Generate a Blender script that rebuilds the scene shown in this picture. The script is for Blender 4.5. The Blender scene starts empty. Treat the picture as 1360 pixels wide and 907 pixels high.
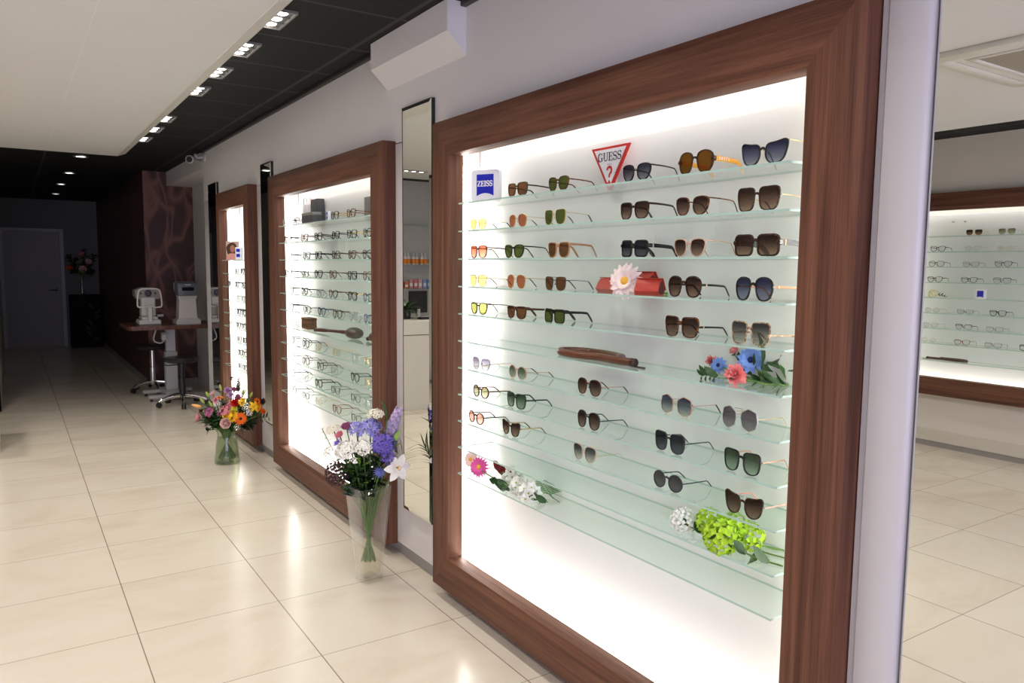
import bpy, bmesh, math, random
from mathutils import Vector, Matrix, Quaternion

random.seed(7)
S = bpy.context.scene
COL = S.collection
PI = math.pi

# ------------------------------------------------------------------ view
W_PX, H_PX = 1360, 907
F_PX, VX, HY, ROLL, EYE = 1018.09, 10.13, 353.32, 0.0093667, 1.5775
_p = math.atan2(H_PX / 2 - HY, F_PX)
_yaw = math.atan2(W_PX / 2 - VX, F_PX / math.cos(_p))
C_D = Vector((math.cos(_p) * math.cos(_yaw), -math.cos(_p) * math.sin(_yaw), -math.sin(_p)))
_r = C_D.cross(Vector((0, 0, 1))).normalized()
_u = _r.cross(C_D)
C_R = math.cos(ROLL) * _r + math.sin(ROLL) * _u
C_U = -math.sin(ROLL) * _r + math.cos(ROLL) * _u
C_O = Vector((0, 0, EYE))
H_D = Vector((math.cos(_yaw), -math.sin(_yaw), 0))


def ray(x, y):
    return C_D + (x - W_PX / 2) / F_PX * C_R - (y - H_PX / 2) / F_PX * C_U


def on_y(x, y, Y):
    v = ray(x, y)
    return C_O + v * ((Y - C_O.y) / v.y)


def on_x(x, y, X):
    v = ray(x, y)
    return C_O + v * ((X - C_O.x) / v.x)


def on_z(x, y, Z):
    v = ray(x, y)
    return C_O + v * ((Z - C_O.z) / v.z)


def facing(x, y, base, off=0.0):
    """point seen at a pixel, in the upright plane through base square to the view"""
    v = ray(x, y)
    t = ((base - C_O).dot(H_D) + off) / v.dot(H_D)
    return C_O + v * t


# ------------------------------------------------------------------ materials
MATS = {}


def srgb(r, g, b):
    f = lambda c: (c / 255 / 12.92) if c / 255 <= 0.04045 else ((c / 255 + 0.055) / 1.055) ** 2.4
    return (f(r), f(g), f(b), 1)


def new_mat(name):
    m = bpy.data.materials.new(name)
    m.use_nodes = True
    nt = m.node_tree
    return m, nt, nt.nodes, nt.links


def pbr(name, col, rough=0.5, metal=0.0, spec=0.5, noise=0.0, nscale=20.0, trans=0.0, coat=0.0, sub=0.0, bump=0.0):
    if name in MATS:
        return MATS[name]
    m, nt, N, L = new_mat(name)
    b = N['Principled BSDF']
    b.inputs['Base Color'].default_value = col
    b.inputs['Roughness'].default_value = rough
    b.inputs['Metallic'].default_value = metal
    b.inputs['Specular IOR Level'].default_value = spec
    b.inputs['Coat Weight'].default_value = coat
    b.inputs['Coat Roughness'].default_value = 0.08
    if noise or bump:
        tc = N.new('ShaderNodeTexCoord')
        tx = N.new('ShaderNodeTexNoise')
        tx.inputs['Scale'].default_value = nscale
        tx.inputs['Detail'].default_value = 4
        L.new(tc.outputs['Object'], tx.inputs['Vector'])
        if noise:
            mx = N.new('ShaderNodeMix')
            mx.data_type = 'RGBA'
            mx.inputs[6].default_value = [c * (1 - noise) for c in col[:3]] + [1]
            mx.inputs[7].default_value = [min(1, c * (1 + noise)) for c in col[:3]] + [1]
            L.new(tx.outputs['Fac'], mx.inputs[0])
            L.new(mx.outputs[2], b.inputs['Base Color'])
        if bump:
            bp = N.new('ShaderNodeBump')
            bp.inputs['Strength'].default_value = bump
            bp.inputs['Distance'].default_value = 0.01
            L.new(tx.outputs['Fac'], bp.inputs['Height'])
            L.new(bp.outputs['Normal'], b.inputs['Normal'])
    MATS[name] = m
    return m


def emis(name, col, strength):
    if name in MATS:
        return MATS[name]
    m, nt, N, L = new_mat(name)
    N.remove(N['Principled BSDF'])
    e = N.new('ShaderNodeEmission')
    e.inputs['Color'].default_value = col
    e.inputs['Strength'].default_value = strength
    L.new(e.outputs[0], N['Material Output'].inputs[0])
    MATS[name] = m
    return m


def glassy(name, col, ior=1.5, rough=0.0, col2=None, body=0.0, bodycol=None, sharp=1.0, edge=0.0):
    """clear or tinted sheet: see-through colour plus a fresnel sheen; col2 = second tint at the foot of the piece"""
    if name in MATS:
        return MATS[name]
    m, nt, N, L = new_mat(name)
    N.remove(N['Principled BSDF'])
    t = N.new('ShaderNodeBsdfTransparent')
    t.inputs['Color'].default_value = col
    if col2:
        tc = N.new('ShaderNodeTexCoord')
        sp = N.new('ShaderNodeSeparateXYZ')
        L.new(tc.outputs['Generated'], sp.inputs[0])
        mx = N.new('ShaderNodeMix')
        mx.data_type = 'RGBA'
        mx.inputs[6].default_value = col2
        mx.inputs[7].default_value = col
        mr = N.new('ShaderNodeMapRange')
        mr.inputs['From Min'].default_value = 0.05
        mr.inputs['From Max'].default_value = 0.85
        L.new(sp.outputs['Z'], mr.inputs['Value'])
        L.new(mr.outputs[0], mx.inputs[0])
        L.new(mx.outputs[2], t.inputs['Color'])
    last = t
    if body:
        d = N.new('ShaderNodeBsdfDiffuse')
        d.inputs['Color'].default_value = bodycol or col
        a = N.new('ShaderNodeMixShader')
        a.inputs[0].default_value = body
        if edge:      # the glass looks denser where it is seen edge-on
            lw = N.new('ShaderNodeLayerWeight')
            lw.inputs['Blend'].default_value = .5
            pw = N.new('ShaderNodeMath')
            pw.operation = 'POWER'
            pw.inputs[1].default_value = 3.0
            L.new(lw.outputs['Facing'], pw.inputs[0])
            ma = N.new('ShaderNodeMath')
            ma.operation = 'MULTIPLY_ADD'
            ma.inputs[1].default_value = edge
            ma.inputs[2].default_value = body
            L.new(pw.outputs[0], ma.inputs[0])
            L.new(ma.outputs[0], a.inputs[0])
        L.new(t.outputs[0], a.inputs[1])
        L.new(d.outputs[0], a.inputs[2])
        last = a
    g = N.new('ShaderNodeBsdfGlossy')
    g.inputs['Roughness'].default_value = rough
    g.inputs['Color'].default_value = (sharp, sharp, sharp, 1)
    fr = N.new('ShaderNodeFresnel')
    fr.inputs['IOR'].default_value = ior
    mix = N.new('ShaderNodeMixShader')
    # front faces only reflect once: fresnel of the entry side
    L.new(fr.outputs[0], mix.inputs[0])
    L.new(last.outputs[0], mix.inputs[1])
    L.new(g.outputs[0], mix.inputs[2])
    geo = N.new('ShaderNodeNewGeometry')
    mul = N.new('ShaderNodeMath')
    mul.operation = 'SUBTRACT'
    mul.inputs[0].default_value = 1.0
    L.new(geo.outputs['Backfacing'], mul.inputs[1])
    m2 = N.new('ShaderNodeMath')
    m2.operation = 'MULTIPLY'
    L.new(mul.outputs[0], m2.inputs[0])
    L.new(fr.outputs[0], m2.inputs[1])
    L.new(m2.outputs[0], mix.inputs[0])
    L.new(mix.outputs[0], N['Material Output'].inputs[0])
    MATS[name] = m
    return m


def wood(name, dark, mid, light, rough=0.56, scale=1.0):
    """grain runs along the local X axis of the piece"""
    if name in MATS:
        return MATS[name]
    m, nt, N, L = new_mat(name)
    b = N['Principled BSDF']
    b.inputs['Roughness'].default_value = rough
    b.inputs['Specular IOR Level'].default_value = 0.28
    tc = N.new('ShaderNodeTexCoord')
    oi = N.new('ShaderNodeObjectInfo')
    mp = N.new('ShaderNodeMapping')
    mp.inputs['Scale'].default_value = (0.7 * scale, 30 * scale, 30 * scale)
    add = N.new('ShaderNodeVectorMath')
    add.operation = 'ADD'
    L.new(tc.outputs['Object'], add.inputs[0])
    L.new(oi.outputs['Location'], add.inputs[1])
    L.new(add.outputs[0], mp.inputs['Vector'])
    n1 = N.new('ShaderNodeTexNoise')
    n1.inputs['Scale'].default_value = 1.4
    n1.inputs['Detail'].default_value = 6
    n1.inputs['Distortion'].default_value = 0.6
    L.new(mp.outputs[0], n1.inputs['Vector'])
    mp2 = N.new('ShaderNodeMapping')
    mp2.inputs['Scale'].default_value = (7 * scale, 420 * scale, 420 * scale)
    L.new(add.outputs[0], mp2.inputs['Vector'])
    n2 = N.new('ShaderNodeTexNoise')
    n2.inputs['Scale'].default_value = 1.0
    n2.inputs['Detail'].default_value = 3
    L.new(mp2.outputs[0], n2.inputs['Vector'])
    cr = N.new('ShaderNodeValToRGB')
    e = cr.color_ramp.elements
    e[0].position = 0.30
    e[0].color = dark
    e[1].position = 0.72
    e[1].color = light
    k = cr.color_ramp.elements.new(0.5)
    k.color = mid
    L.new(n1.outputs['Fac'], cr.inputs['Fac'])
    mx = N.new('ShaderNodeMix')
    mx.data_type = 'RGBA'
    mx.blend_type = 'MULTIPLY'
    mx.inputs[0].default_value = 0.42
    L.new(cr.outputs[0], mx.inputs[6])
    cr2 = N.new('ShaderNodeValToRGB')
    cr2.color_ramp.elements[0].position = 0.36
    cr2.color_ramp.elements[0].color = (0.45, 0.42, 0.4, 1)
    cr2.color_ramp.elements[1].position = 0.56
    cr2.color_ramp.elements[1].color = (1, 1, 1, 1)
    L.new(n2.outputs['Fac'], cr2.inputs['Fac'])
    L.new(cr2.outputs[0], mx.inputs[7])
    L.new(mx.outputs[2], b.inputs['Base Color'])
    bp = N.new('ShaderNodeBump')
    bp.inputs['Strength'].default_value = 0.12
    bp.inputs['Distance'].default_value = 0.002
    L.new(n2.outputs['Fac'], bp.inputs['Height'])
    L.new(bp.outputs[0], b.inputs['Normal'])
    MATS[name] = m
    return m


# ------------------------------------------------------------------ mesh building
class MB:
    def __init__(self):
        self.v, self.f, self.mi, self.sm = [], [], [], []

    def add(self, verts, faces, mi=0, smooth=True, M=None):
        o = len(self.v)
        self.v += [(M @ Vector(p)) if M else Vector(p) for p in verts]
        self.f += [tuple(i + o for i in f) for f in faces]
        self.mi += [mi] * len(faces)
        self.sm += [smooth] * len(faces)
        return self

    def box(self, a, b, mi=0, bev=0.0, M=None, seg=1):
        a, b = Vector(a), Vector(b)
        lo = Vector([min(a[i], b[i]) for i in range(3)])
        hi = Vector([max(a[i], b[i]) for i in range(3)])
        bm = bmesh.new()
        bmesh.ops.create_cube(bm, size=1.0)
        c, s = (lo + hi) / 2, hi - lo
        for v in bm.verts:
            v.co = Vector((v.co.x * s.x, v.co.y * s.y, v.co.z * s.z)) + c
        if bev:
            bev = min(bev, min(s) * 0.49)
            bmesh.ops.bevel(bm, geom=list(bm.edges), offset=bev, segments=seg, profile=0.5, affect='EDGES')
        bm.verts.index_update()
        self.add([v.co.copy() for v in bm.verts], [[v.index for v in f.verts] for f in bm.faces], mi, bev > 0, M)
        bm.free()
        return self

    def tube(self, path, r, n=8, mi=0, caps=True, flat=1.0, up=None, M=None):
        path = [Vector(p) for p in path]
        k = len(path)
        rr = r if isinstance(r, (list, tuple)) else [r] * k
        vs, fs = [], []
        prev = None
        for i, p in enumerate(path):
            t = (path[min(i + 1, k - 1)] - path[max(i - 1, 0)])
            if t.length < 1e-9:
                t = Vector((0, 0, 1))
            t.normalize()
            if up is not None:
                a = Vector(up)
                a = a - t * a.dot(t)
                a.normalize()
            elif prev is None:
                a = Vector((0, 0, 1)) if abs(t.z) < 0.9 else Vector((1, 0, 0))
                a = (a - t * a.dot(t)).normalized()
            else:
                a = prev - t * prev.dot(t)
                if a.length < 1e-6:
                    a = t.orthogonal()
                a.normalize()
            prev = a
            b = t.cross(a)
            for j in range(n):
                q = 2 * PI * j / n
                vs.append(p + a * (rr[i] * math.cos(q)) + b * (rr[i] * flat * math.sin(q)))
        for i in range(k - 1):
            for j in range(n):
                j2 = (j + 1) % n
                fs.append((i * n + j, i * n + j2, (i + 1) * n + j2, (i + 1) * n + j))
        if caps:
            fs.append(tuple(range(n))[::-1])
            fs.append(tuple((k - 1) * n + j for j in range(n)))
        self.add(vs, fs, mi, True, M)
        return self

    def lathe(self, prof, n=24, mi=0, M=None, sx=1.0, sy=1.0):
        """prof: (radius, z) pairs from the bottom up; closed when the radius is 0"""
        vs, fs = [], []
        ring = []
        for r, z in prof:
            if r < 1e-7:
                ring.append([len(vs)])
                vs.append((0, 0, z))
            else:
                ring.append(list(range(len(vs), len(vs) + n)))
                for j in range(n):
                    q = 2 * PI * j / n
                    vs.append((r * sx * math.cos(q), r * sy * math.sin(q), z))
        for a, b in zip(ring, ring[1:]):
            for j in range(n):
                j2 = (j + 1) % n
                if len(a) == 1 and len(b) == 1:
                    continue
                if len(a) == 1:
                    fs.append((a[0], b[j2], b[j]))
                elif len(b) == 1:
                    fs.append((a[j], a[j2], b[0]))
                else:
                    fs.append((a[j], a[j2], b[j2], b[j]))
        self.add(vs, fs, mi, True, M)
        return self

    def ball(self, c, r, n=12, m=8, mi=0, sc=(1, 1, 1), M=None):
        prof = [(r * math.sin(PI * i / m), -r * math.cos(PI * i / m)) for i in range(m + 1)]
        prof[0] = (0, -r)
        prof[-1] = (0, r)
        T = Matrix.Translation(Vector(c)) @ Matrix.Diagonal((sc[0], sc[1], sc[2], 1))
        self.lathe(prof, n, mi, (M @ T) if M else T)
        return self

    def prism(self, poly, y0, y1, mi=0, axis='y', M=None, smooth=False):
        """extrude a 2D outline (x,z) between y0 and y1"""
        n = len(poly)
        if axis == 'y':
            vs = [(p[0], y0, p[1]) for p in poly] + [(p[0], y1, p[1]) for p in poly]
        elif axis == 'x':
            vs = [(y0, p[0], p[1]) for p in poly] + [(y1, p[0], p[1]) for p in poly]
        else:
            vs = [(p[0], p[1], y0) for p in poly] + [(p[0], p[1], y1) for p in poly]
        fs = [tuple(range(n)), tuple(range(2 * n - 1, n - 1, -1))]
        fs += [(i, i + n, (i + 1) % n + n, (i + 1) % n) for i in range(n)]
        self.add(vs, fs, mi, smooth, M)
        return self

    def petal(self, M, L, Wd, curl=0.3, cup=0.2, nl=4, tip=0.6, base=0.25, mi=0, twist=0):
        """a leaf or petal from the origin along local +X, face up +Z"""
        vs, fs = [], []
        for i in range(nl + 1):
            t = i / nl
            w = Wd * 0.5 * (base * (1 - t) + math.sin(PI * min(1, t * 0.92 + 0.04)) ** tip)
            if i == nl:
                w = Wd * 0.06
            a = curl * t
            x = L * t * math.cos(a * 0.7)
            z = L * t * math.sin(a)
            for s in (-1, 0, 1):
                vs.append((x, s * w, z + cup * w * abs(s)))
        for i in range(nl):
            for j in range(2):
                a = i * 3 + j
                fs.append((a, a + 3, a + 4, a + 1))
        self.add(vs, fs, mi, True, M)
        return self

    def build(self, name, mats, parent=None, loc=None, rot=None, sharp=35, recalc=False):
        me = bpy.data.meshes.new(name)
        o = len(self.v)
        me.from_pydata([tuple(p) for p in self.v], [], self.f)
        if not isinstance(mats, (list, tuple)):
            mats = [mats]
        for m in mats:
            me.materials.append(m)
        me.polygons.foreach_set('material_index', self.mi)
        me.polygons.foreach_set('use_smooth', self.sm)
        me.update()
        if recalc:
            bm = bmesh.new()
            bm.from_mesh(me)
            bmesh.ops.recalc_face_normals(bm, faces=bm.faces)
            bm.to_mesh(me)
            bm.free()
        if sharp and any(self.sm):
            me.set_sharp_from_angle(angle=math.radians(sharp))
            if not all(self.sm):
                if 'sharp_face' not in me.attributes:
                    me.attributes.new('sharp_face', 'BOOLEAN', 'FACE')
                me.attributes['sharp_face'].data.foreach_set('value', [not q for q in self.sm])
        ob = bpy.data.objects.new(name, me)
        COL.objects.link(ob)
        if parent is not None:
            ob.parent = parent
        if loc is not None:
            ob.location = loc
        if rot is not None:
            ob.rotation_euler = rot
        return ob


def tag(o, label, cat, group=None, kind=None):
    o['label'] = label
    o['category'] = cat
    if group:
        o['group'] = group
    if kind:
        o['kind'] = kind
    return o


def thing(name, label, cat, loc=(0, 0, 0), rz=0.0, group=None):
    o = bpy.data.objects.new(name, None)
    o.empty_display_size = 0.05
    COL.objects.link(o)
    o.location = loc
    o.rotation_euler = (0, 0, rz)
    return tag(o, label, cat, group)


def struct(name, mb, mat, label, cat, **k):
    o = mb.build(name, mat, **k)
    return tag(o, label, cat, kind='structure')


def dup(root, label, group=None, loc=None, rot=None):
    r = root.copy()
    COL.objects.link(r)
    r['label'] = label
    if group:
        r['group'] = group
    if loc is not None:
        r.location = loc
    if rot is not None:
        r.rotation_euler = rot
    for ch in list(root.children):
        c = ch.copy()
        COL.objects.link(c)
        c.parent = r
        for g in list(ch.children):
            d = g.copy()
            COL.objects.link(d)
            d.parent = c
    return r


def basis(pos, fwd, up=(0, 0, 1), s=1.0):
    """matrix whose local +Z looks along fwd"""
    z = Vector(fwd).normalized()
    u = Vector(up)
    x = u.cross(z)
    if x.length < 1e-5:
        x = z.orthogonal()
    x.normalize()
    y = z.cross(x)
    m = Matrix((x, y, z)).transposed().to_4x4()
    m = Matrix.Translation(Vector(pos)) @ m @ Matrix.Scale(s, 4)
    return m


def chaikin(p, it=2, k=.25):
    for _ in range(it):
        q = []
        for i in range(len(p)):
            a, b = p[i], p[(i + 1) % len(p)]
            q.append((a[0] * (1 - k) + b[0] * k, a[1] * (1 - k) + b[1] * k))
            q.append((a[0] * k + b[0] * (1 - k), a[1] * k + b[1] * (1 - k)))
        p = q
    return p


def bez(pts, n=12):
    """smooth path through points (Catmull-Rom)"""
    P = [Vector(p) for p in pts]
    if len(P) < 3:
        return [P[0].lerp(P[1], i / n) for i in range(n + 1)]
    out = []
    ext = [P[0] * 2 - P[1]] + P + [P[-1] * 2 - P[-2]]
    for i in range(1, len(ext) - 2):
        a, b, c, d = ext[i - 1:i + 3]
        for k in range(n):
            t = k / n
            out.append(0.5 * ((2 * b) + (c - a) * t + (2 * a - 5 * b + 4 * c - d) * t * t + (3 * b - a - 3 * c + d) * t ** 3))
    out.append(P[-1])
    return out


ORD = ['top', 'second', 'third', 'fourth', 'fifth', 'sixth', 'seventh', 'eighth', 'ninth', 'tenth', 'bottom']
NTH = ['first', 'second', 'third', 'fourth', 'fifth', 'sixth', 'seventh']
# ------------------------------------------------------------------ the room
YW = -1.715          # face of the display wall
YOPP = 3.49          # face of the opposite wall
YFR = -1.64          # front of the wooden frames
YB = -1.835          # lit panel at the back of the displays
YS = -1.650          # front edge of the glass shelves
ZC = 2.715           # black ceiling
ZS = 2.62            # underside of the lowered white ceiling
XF, XE = -3.2, 16.65  # shop front, end wall


def floor_mat():
    m, nt, N, L = new_mat('beige_floor_tiles')
    b = N['Principled BSDF']
    tc = N.new('ShaderNodeTexCoord')
    sp = N.new('ShaderNodeSeparateXYZ')
    L.new(tc.outputs['Object'], sp.inputs[0])

    def mth(op, a, b_=None):
        n = N.new('ShaderNodeMath')
        n.operation = op
        for i, q in enumerate((a, b_)):
            if q is None:
                continue
            if isinstance(q, (int, float)):
                n.inputs[i].default_value = q
            else:
                L.new(q, n.inputs[i])
        return n.outputs[0]

    def line(axis, off, half):
        u = mth('SUBTRACT', sp.outputs[axis], off)
        u = mth('DIVIDE', u, 0.6)
        fr = mth('FRACT', u)
        d = mth('ABSOLUTE', mth('SUBTRACT', fr, 0.5))
        return mth('GREATER_THAN', d, 0.5 - half / 0.6), mth('FLOOR', u)

    lx, ix = line('X', 5.895396, 0.0016)
    ly, iy = line('Y', -0.390239, 0.0022)
    # cloudy stone, a little different in every tile
    cmb = N.new('ShaderNodeCombineXYZ')
    L.new(ix, cmb.inputs[0])
    L.new(iy, cmb.inputs[1])
    wn = N.new('ShaderNodeTexWhiteNoise')
    wn.noise_dimensions = '3D'
    L.new(cmb.outputs[0], wn.inputs['Vector'])
    va = N.new('ShaderNodeVectorMath')
    va.operation = 'MULTIPLY_ADD'
    L.new(wn.outputs['Color'], va.inputs[0])
    va.inputs[1].default_value = (9, 9, 9)
    L.new(tc.outputs['Object'], va.inputs[2])
    mp = N.new('ShaderNodeMapping')
    mp.inputs['Scale'].default_value = (1.3, .75, 1)
    L.new(va.outputs[0], mp.inputs['Vector'])
    n1 = N.new('ShaderNodeTexNoise')
    n1.inputs['Scale'].default_value = 2.0
    n1.inputs['Detail'].default_value = 7
    n1.inputs['Roughness'].default_value = 0.6
    n1.inputs['Distortion'].default_value = 0.8
    L.new(mp.outputs[0], n1.inputs['Vector'])
    cr = N.new('ShaderNodeValToRGB')
    e = cr.color_ramp.elements
    e[0].position, e[0].color = 0.28, (0.61, 0.53, 0.42, 1)
    e[1].position, e[1].color = 0.72, (0.70, 0.635, 0.535, 1)
    q = e.new(0.48)
    q.color = (0.675, 0.60, 0.495, 1)
    L.new(n1.outputs['Fac'], cr.inputs['Fac'])
    mx = N.new('ShaderNodeMix')
    mx.data_type = 'RGBA'
    mx.inputs[7].default_value = (0.16, 0.11, 0.075, 1)
    L.new(cr.outputs[0], mx.inputs[6])
    ml = mth('MAXIMUM', lx, ly)
    ms = mth('MULTIPLY', ml, 0.85)
    L.new(ms, mx.inputs[0])
    L.new(mx.outputs[2], b.inputs['Base Color'])
    rg = mth('MULTIPLY_ADD', n1.outputs['Fac'], 0.10)
    N[rg.node.name].inputs[2].default_value = 0.16
    L.new(rg, b.inputs['Roughness'])
    b.inputs['Specular IOR Level'].default_value = 0.45
    return m


def grid_ceiling_mat():
    m, nt, N, L = new_mat('black_ceiling_tiles')
    b = N['Principled BSDF']
    tc = N.new('ShaderNodeTexCoord')
    sp = N.new('ShaderNodeSeparateXYZ')
    L.new(tc.outputs['Object'], sp.inputs[0])

    def mth(op, a, b_=None):
        n = N.new('ShaderNodeMath')
        n.operation = op
        for i, q in enumerate((a, b_)):
            if q is None:
                continue
            if isinstance(q, (int, float)):
                n.inputs[i].default_value = q
            else:
                L.new(q, n.inputs[i])
        return n.outputs[0]

    def line(axis, off, per, half):
        u = mth('DIVIDE', mth('SUBTRACT', sp.outputs[axis], off), per)
        d = mth('ABSOLUTE', mth('SUBTRACT', mth('FRACT', u), 0.5))
        return mth('GREATER_THAN', d, 0.5 - half / per)

    ml = mth('MAXIMUM', line('X', 3.39, 0.6, 0.010), line('Y', -1.575, 1.2, 0.012))
    mx = N.new('ShaderNodeMix')
    mx.data_type = 'RGBA'
    mx.inputs[6].default_value = (0.0085, 0.0085, 0.009, 1)
    mx.inputs[7].default_value = (0.05, 0.048, 0.046, 1)
    L.new(ml, mx.inputs[0])
    L.new(mx.outputs[2], b.inputs['Base Color'])
    b.inputs['Roughness'].default_value = 0.75
    b.inputs['Specular IOR Level'].default_value = 0.3
    return m


def white_ceiling_mat():
    m, nt, N, L = new_mat('white_ceiling_panels')
    b = N['Principled BSDF']
    tc = N.new('ShaderNodeTexCoord')
    sp = N.new('ShaderNodeSeparateXYZ')
    L.new(tc.outputs['Object'], sp.inputs[0])

    def mth(op, a, b_=None):
        n = N.new('ShaderNodeMath')
        n.operation = op
        for i, q in enumerate((a, b_)):
            if q is None:
                continue
            if isinstance(q, (int, float)):
                n.inputs[i].default_value = q
            else:
                L.new(q, n.inputs[i])
        return n.outputs[0]

    def line(axis, off, per, half):
        u = mth('DIVIDE', mth('SUBTRACT', sp.outputs[axis], off), per)
        d = mth('ABSOLUTE', mth('SUBTRACT', mth('FRACT', u), 0.5))
        return mth('GREATER_THAN', d, 0.5 - half / per)

    ml = mth('MAXIMUM', line('X', 1.575, 0.6, 0.0022), line('Y', -0.35, 1.2, 0.0022))
    tx = N.new('ShaderNodeTexNoise')
    tx.inputs['Scale'].default_value = 1.2
    L.new(tc.outputs['Object'], tx.inputs['Vector'])
    ms = mth('MULTIPLY', ml, tx.outputs['Fac'])
    mx = N.new('ShaderNodeMix')
    mx.data_type = 'RGBA'
    mx.inputs[6].default_value = (0.72, 0.715, 0.71, 1)
    mx.inputs[7].default_value = (0.85, 0.84, 0.83, 1)
    L.new(ms, mx.inputs[0])
    L.new(mx.outputs[2], b.inputs['Base Color'])
    b.inputs['Roughness'].default_value = 0.7
    b.inputs['Specular IOR Level'].default_value = 0.2
    return m


M_FLOOR = floor_mat()
M_WALL = pbr('grey_white_wall_paint', (0.73, 0.72, 0.72, 1), 0.6, spec=0.25, noise=0.02, nscale=3)
M_CLAD = pbr('glossy_white_wall_panel', (0.66, 0.64, 0.645, 1), 0.22, spec=0.4, noise=0.015, nscale=2)
M_PLINTH = pbr('grey_plinth', (0.30, 0.285, 0.27, 1), 0.45, noise=0.05, nscale=8)
M_GREYWALL = pbr('dim_grey_wall_paint', (0.20, 0.195, 0.19, 1), 0.7, spec=0.2, noise=0.03, nscale=3)
M_TAUPE = pbr('taupe_wall_paint', (0.68, 0.64, 0.57, 1), 0.6, spec=0.25, noise=0.02, nscale=3)
M_WHITE = pbr('white_lacquer', (0.80, 0.79, 0.78, 1), 0.35, noise=0.01)
M_BLACKC = grid_ceiling_mat()
M_WCEIL = white_ceiling_mat()
M_BLACK = pbr('matt_black_edge', (0.012, 0.012, 0.013, 1), 0.5)
M_STEEL = pbr('brushed_steel', (0.55, 0.55, 0.56, 1), 0.28, 1.0, noise=0.06, nscale=60)
M_CHROME = pbr('polished_chrome', (0.75, 0.75, 0.76, 1), 0.12, 1.0, noise=0.01)

# floor
struct('floor', MB().box((XF, -2.4, -0.1), (XE + .2, YOPP + .1, 0)), M_FLOOR,
       'cream stone tile floor with thin dark joints', 'floor')

# display wall with the three openings behind the frames
OPEN = {'near': (1.145, 3.10), 'middle': (3.83, 5.755), 'far': (6.50, 7.52)}
OZ0, OZ1 = 0.150, 2.150
wb = MB()
ZP = 0.075
cuts = sorted(OPEN.values())


def wall_strip(x0, x1, z0, z1, mi):
    wb.box((x0, YW - .30, z0), (x1, YW, z1), mi)


ZJ = 2.205
xs = [XF] + [c for p in cuts for c in p] + [8.43]
for i in range(0, len(xs), 2):
    wall_strip(xs[i], xs[i + 1], ZP, ZJ - .003, 1)
for a, b_ in cuts:
    wall_strip(a, b_, ZP, OZ0, 1)
    wall_strip(a, b_, OZ1, ZJ - .003, 1)
wb.box((XF, YW - .30, ZJ - .003), (8.43, YW - .006, ZJ + .002), 2)
wb.box((XF, YW - .30, ZJ + .002), (8.43, YW, ZC), 0)
struct('wall_right', wb, [M_WALL, M_CLAD, M_BLACK],
       'long off-white wall carrying the wood-framed displays', 'wall')
struct('baseboard_right', MB().box((XF, YW - .30, 0), (8.43, YW - .02, ZP)), M_PLINTH,
       'recessed grey plinth under the display wall', 'baseboard')

# recess behind the end of the display wall, and the boxed beam above it
struct('wall_recess', MB().box((8.43, -2.02, 0), (10.62, -2.14, ZC)), M_WALL,
       'pale back wall of the recess behind the instrument table', 'wall')
struct('trim_1', MB().box((8.43, YW - .30, 2.545), (10.62, YW, ZC)), M_WALL,
       'boxed white beam above the instrument table recess', 'beam')


def carved_mat():
    m, nt, N, L = new_mat('dark_brown_patterned_wallcovering')
    b = N['Principled BSDF']
    b.inputs['Roughness'].default_value = 0.55
    tc = N.new('ShaderNodeTexCoord')
    prev = None
    for k, (sc, off, rot) in enumerate((((1, 3.0, 1.5), 3.1, .5), ((1, 2.6, 1.4), 11.7, -.6), ((1, 2.4, 1.3), 23.4, 1.0))):
        mp = N.new('ShaderNodeMapping')
        mp.inputs['Scale'].default_value = sc
        mp.inputs['Location'].default_value = (off, off * .37, off * .71)
        mp.inputs['Rotation'].default_value = (rot, 0, 0)
        L.new(tc.outputs['Object'], mp.inputs['Vector'])
        nz = N.new('ShaderNodeTexNoise')
        nz.inputs['Scale'].default_value = 1.05
        nz.inputs['Detail'].default_value = 0.6
        L.new(mp.outputs[0], nz.inputs['Vector'])
        sb_ = N.new('ShaderNodeMath')
        sb_.operation = 'SUBTRACT'
        L.new(nz.outputs['Fac'], sb_.inputs[0])
        sb_.inputs[1].default_value = .50
        ab = N.new('ShaderNodeMath')
        ab.operation = 'ABSOLUTE'
        L.new(sb_.outputs[0], ab.inputs[0])
        if prev is None:
            prev = ab
        else:
            mn = N.new('ShaderNodeMath')
            mn.operation = 'MINIMUM'
            L.new(prev.outputs[0], mn.inputs[0])
            L.new(ab.outputs[0], mn.inputs[1])
            prev = mn
    cr = N.new('ShaderNodeValToRGB')
    e = cr.color_ramp.elements
    e[0].position, e[0].color = 0.0, (0.20, 0.09, 0.064, 1)
    e[1].position, e[1].color = 0.035, (0.062, 0.022, 0.016, 1)
    L.new(prev.outputs[0], cr.inputs['Fac'])
    L.new(cr.outputs[0], b.inputs['Base Color'])
    return m


def ribbed_mat():
    m, nt, N, L = new_mat('dark_brown_ribbed_wallcovering')
    b = N['Principled BSDF']
    b.inputs['Roughness'].default_value = 0.55
    tc = N.new('ShaderNodeTexCoord')
    mp = N.new('ShaderNodeMapping')
    mp.inputs['Scale'].default_value = (14, 14, .6)
    L.new(tc.outputs['Object'], mp.inputs['Vector'])
    nz = N.new('ShaderNodeTexNoise')
    nz.inputs['Scale'].default_value = 1.2
    L.new(mp.outputs[0], nz.inputs['Vector'])
    cr = N.new('ShaderNodeValToRGB')
    cr.color_ramp.elements[0].color = (0.035, 0.012, 0.009, 1)
    cr.color_ramp.elements[1].color = (0.11, 0.04, 0.03, 1)
    L.new(nz.outputs['Fac'], cr.inputs['Fac'])
    L.new(cr.outputs[0], b.inputs['Base Color'])
    return m


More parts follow.
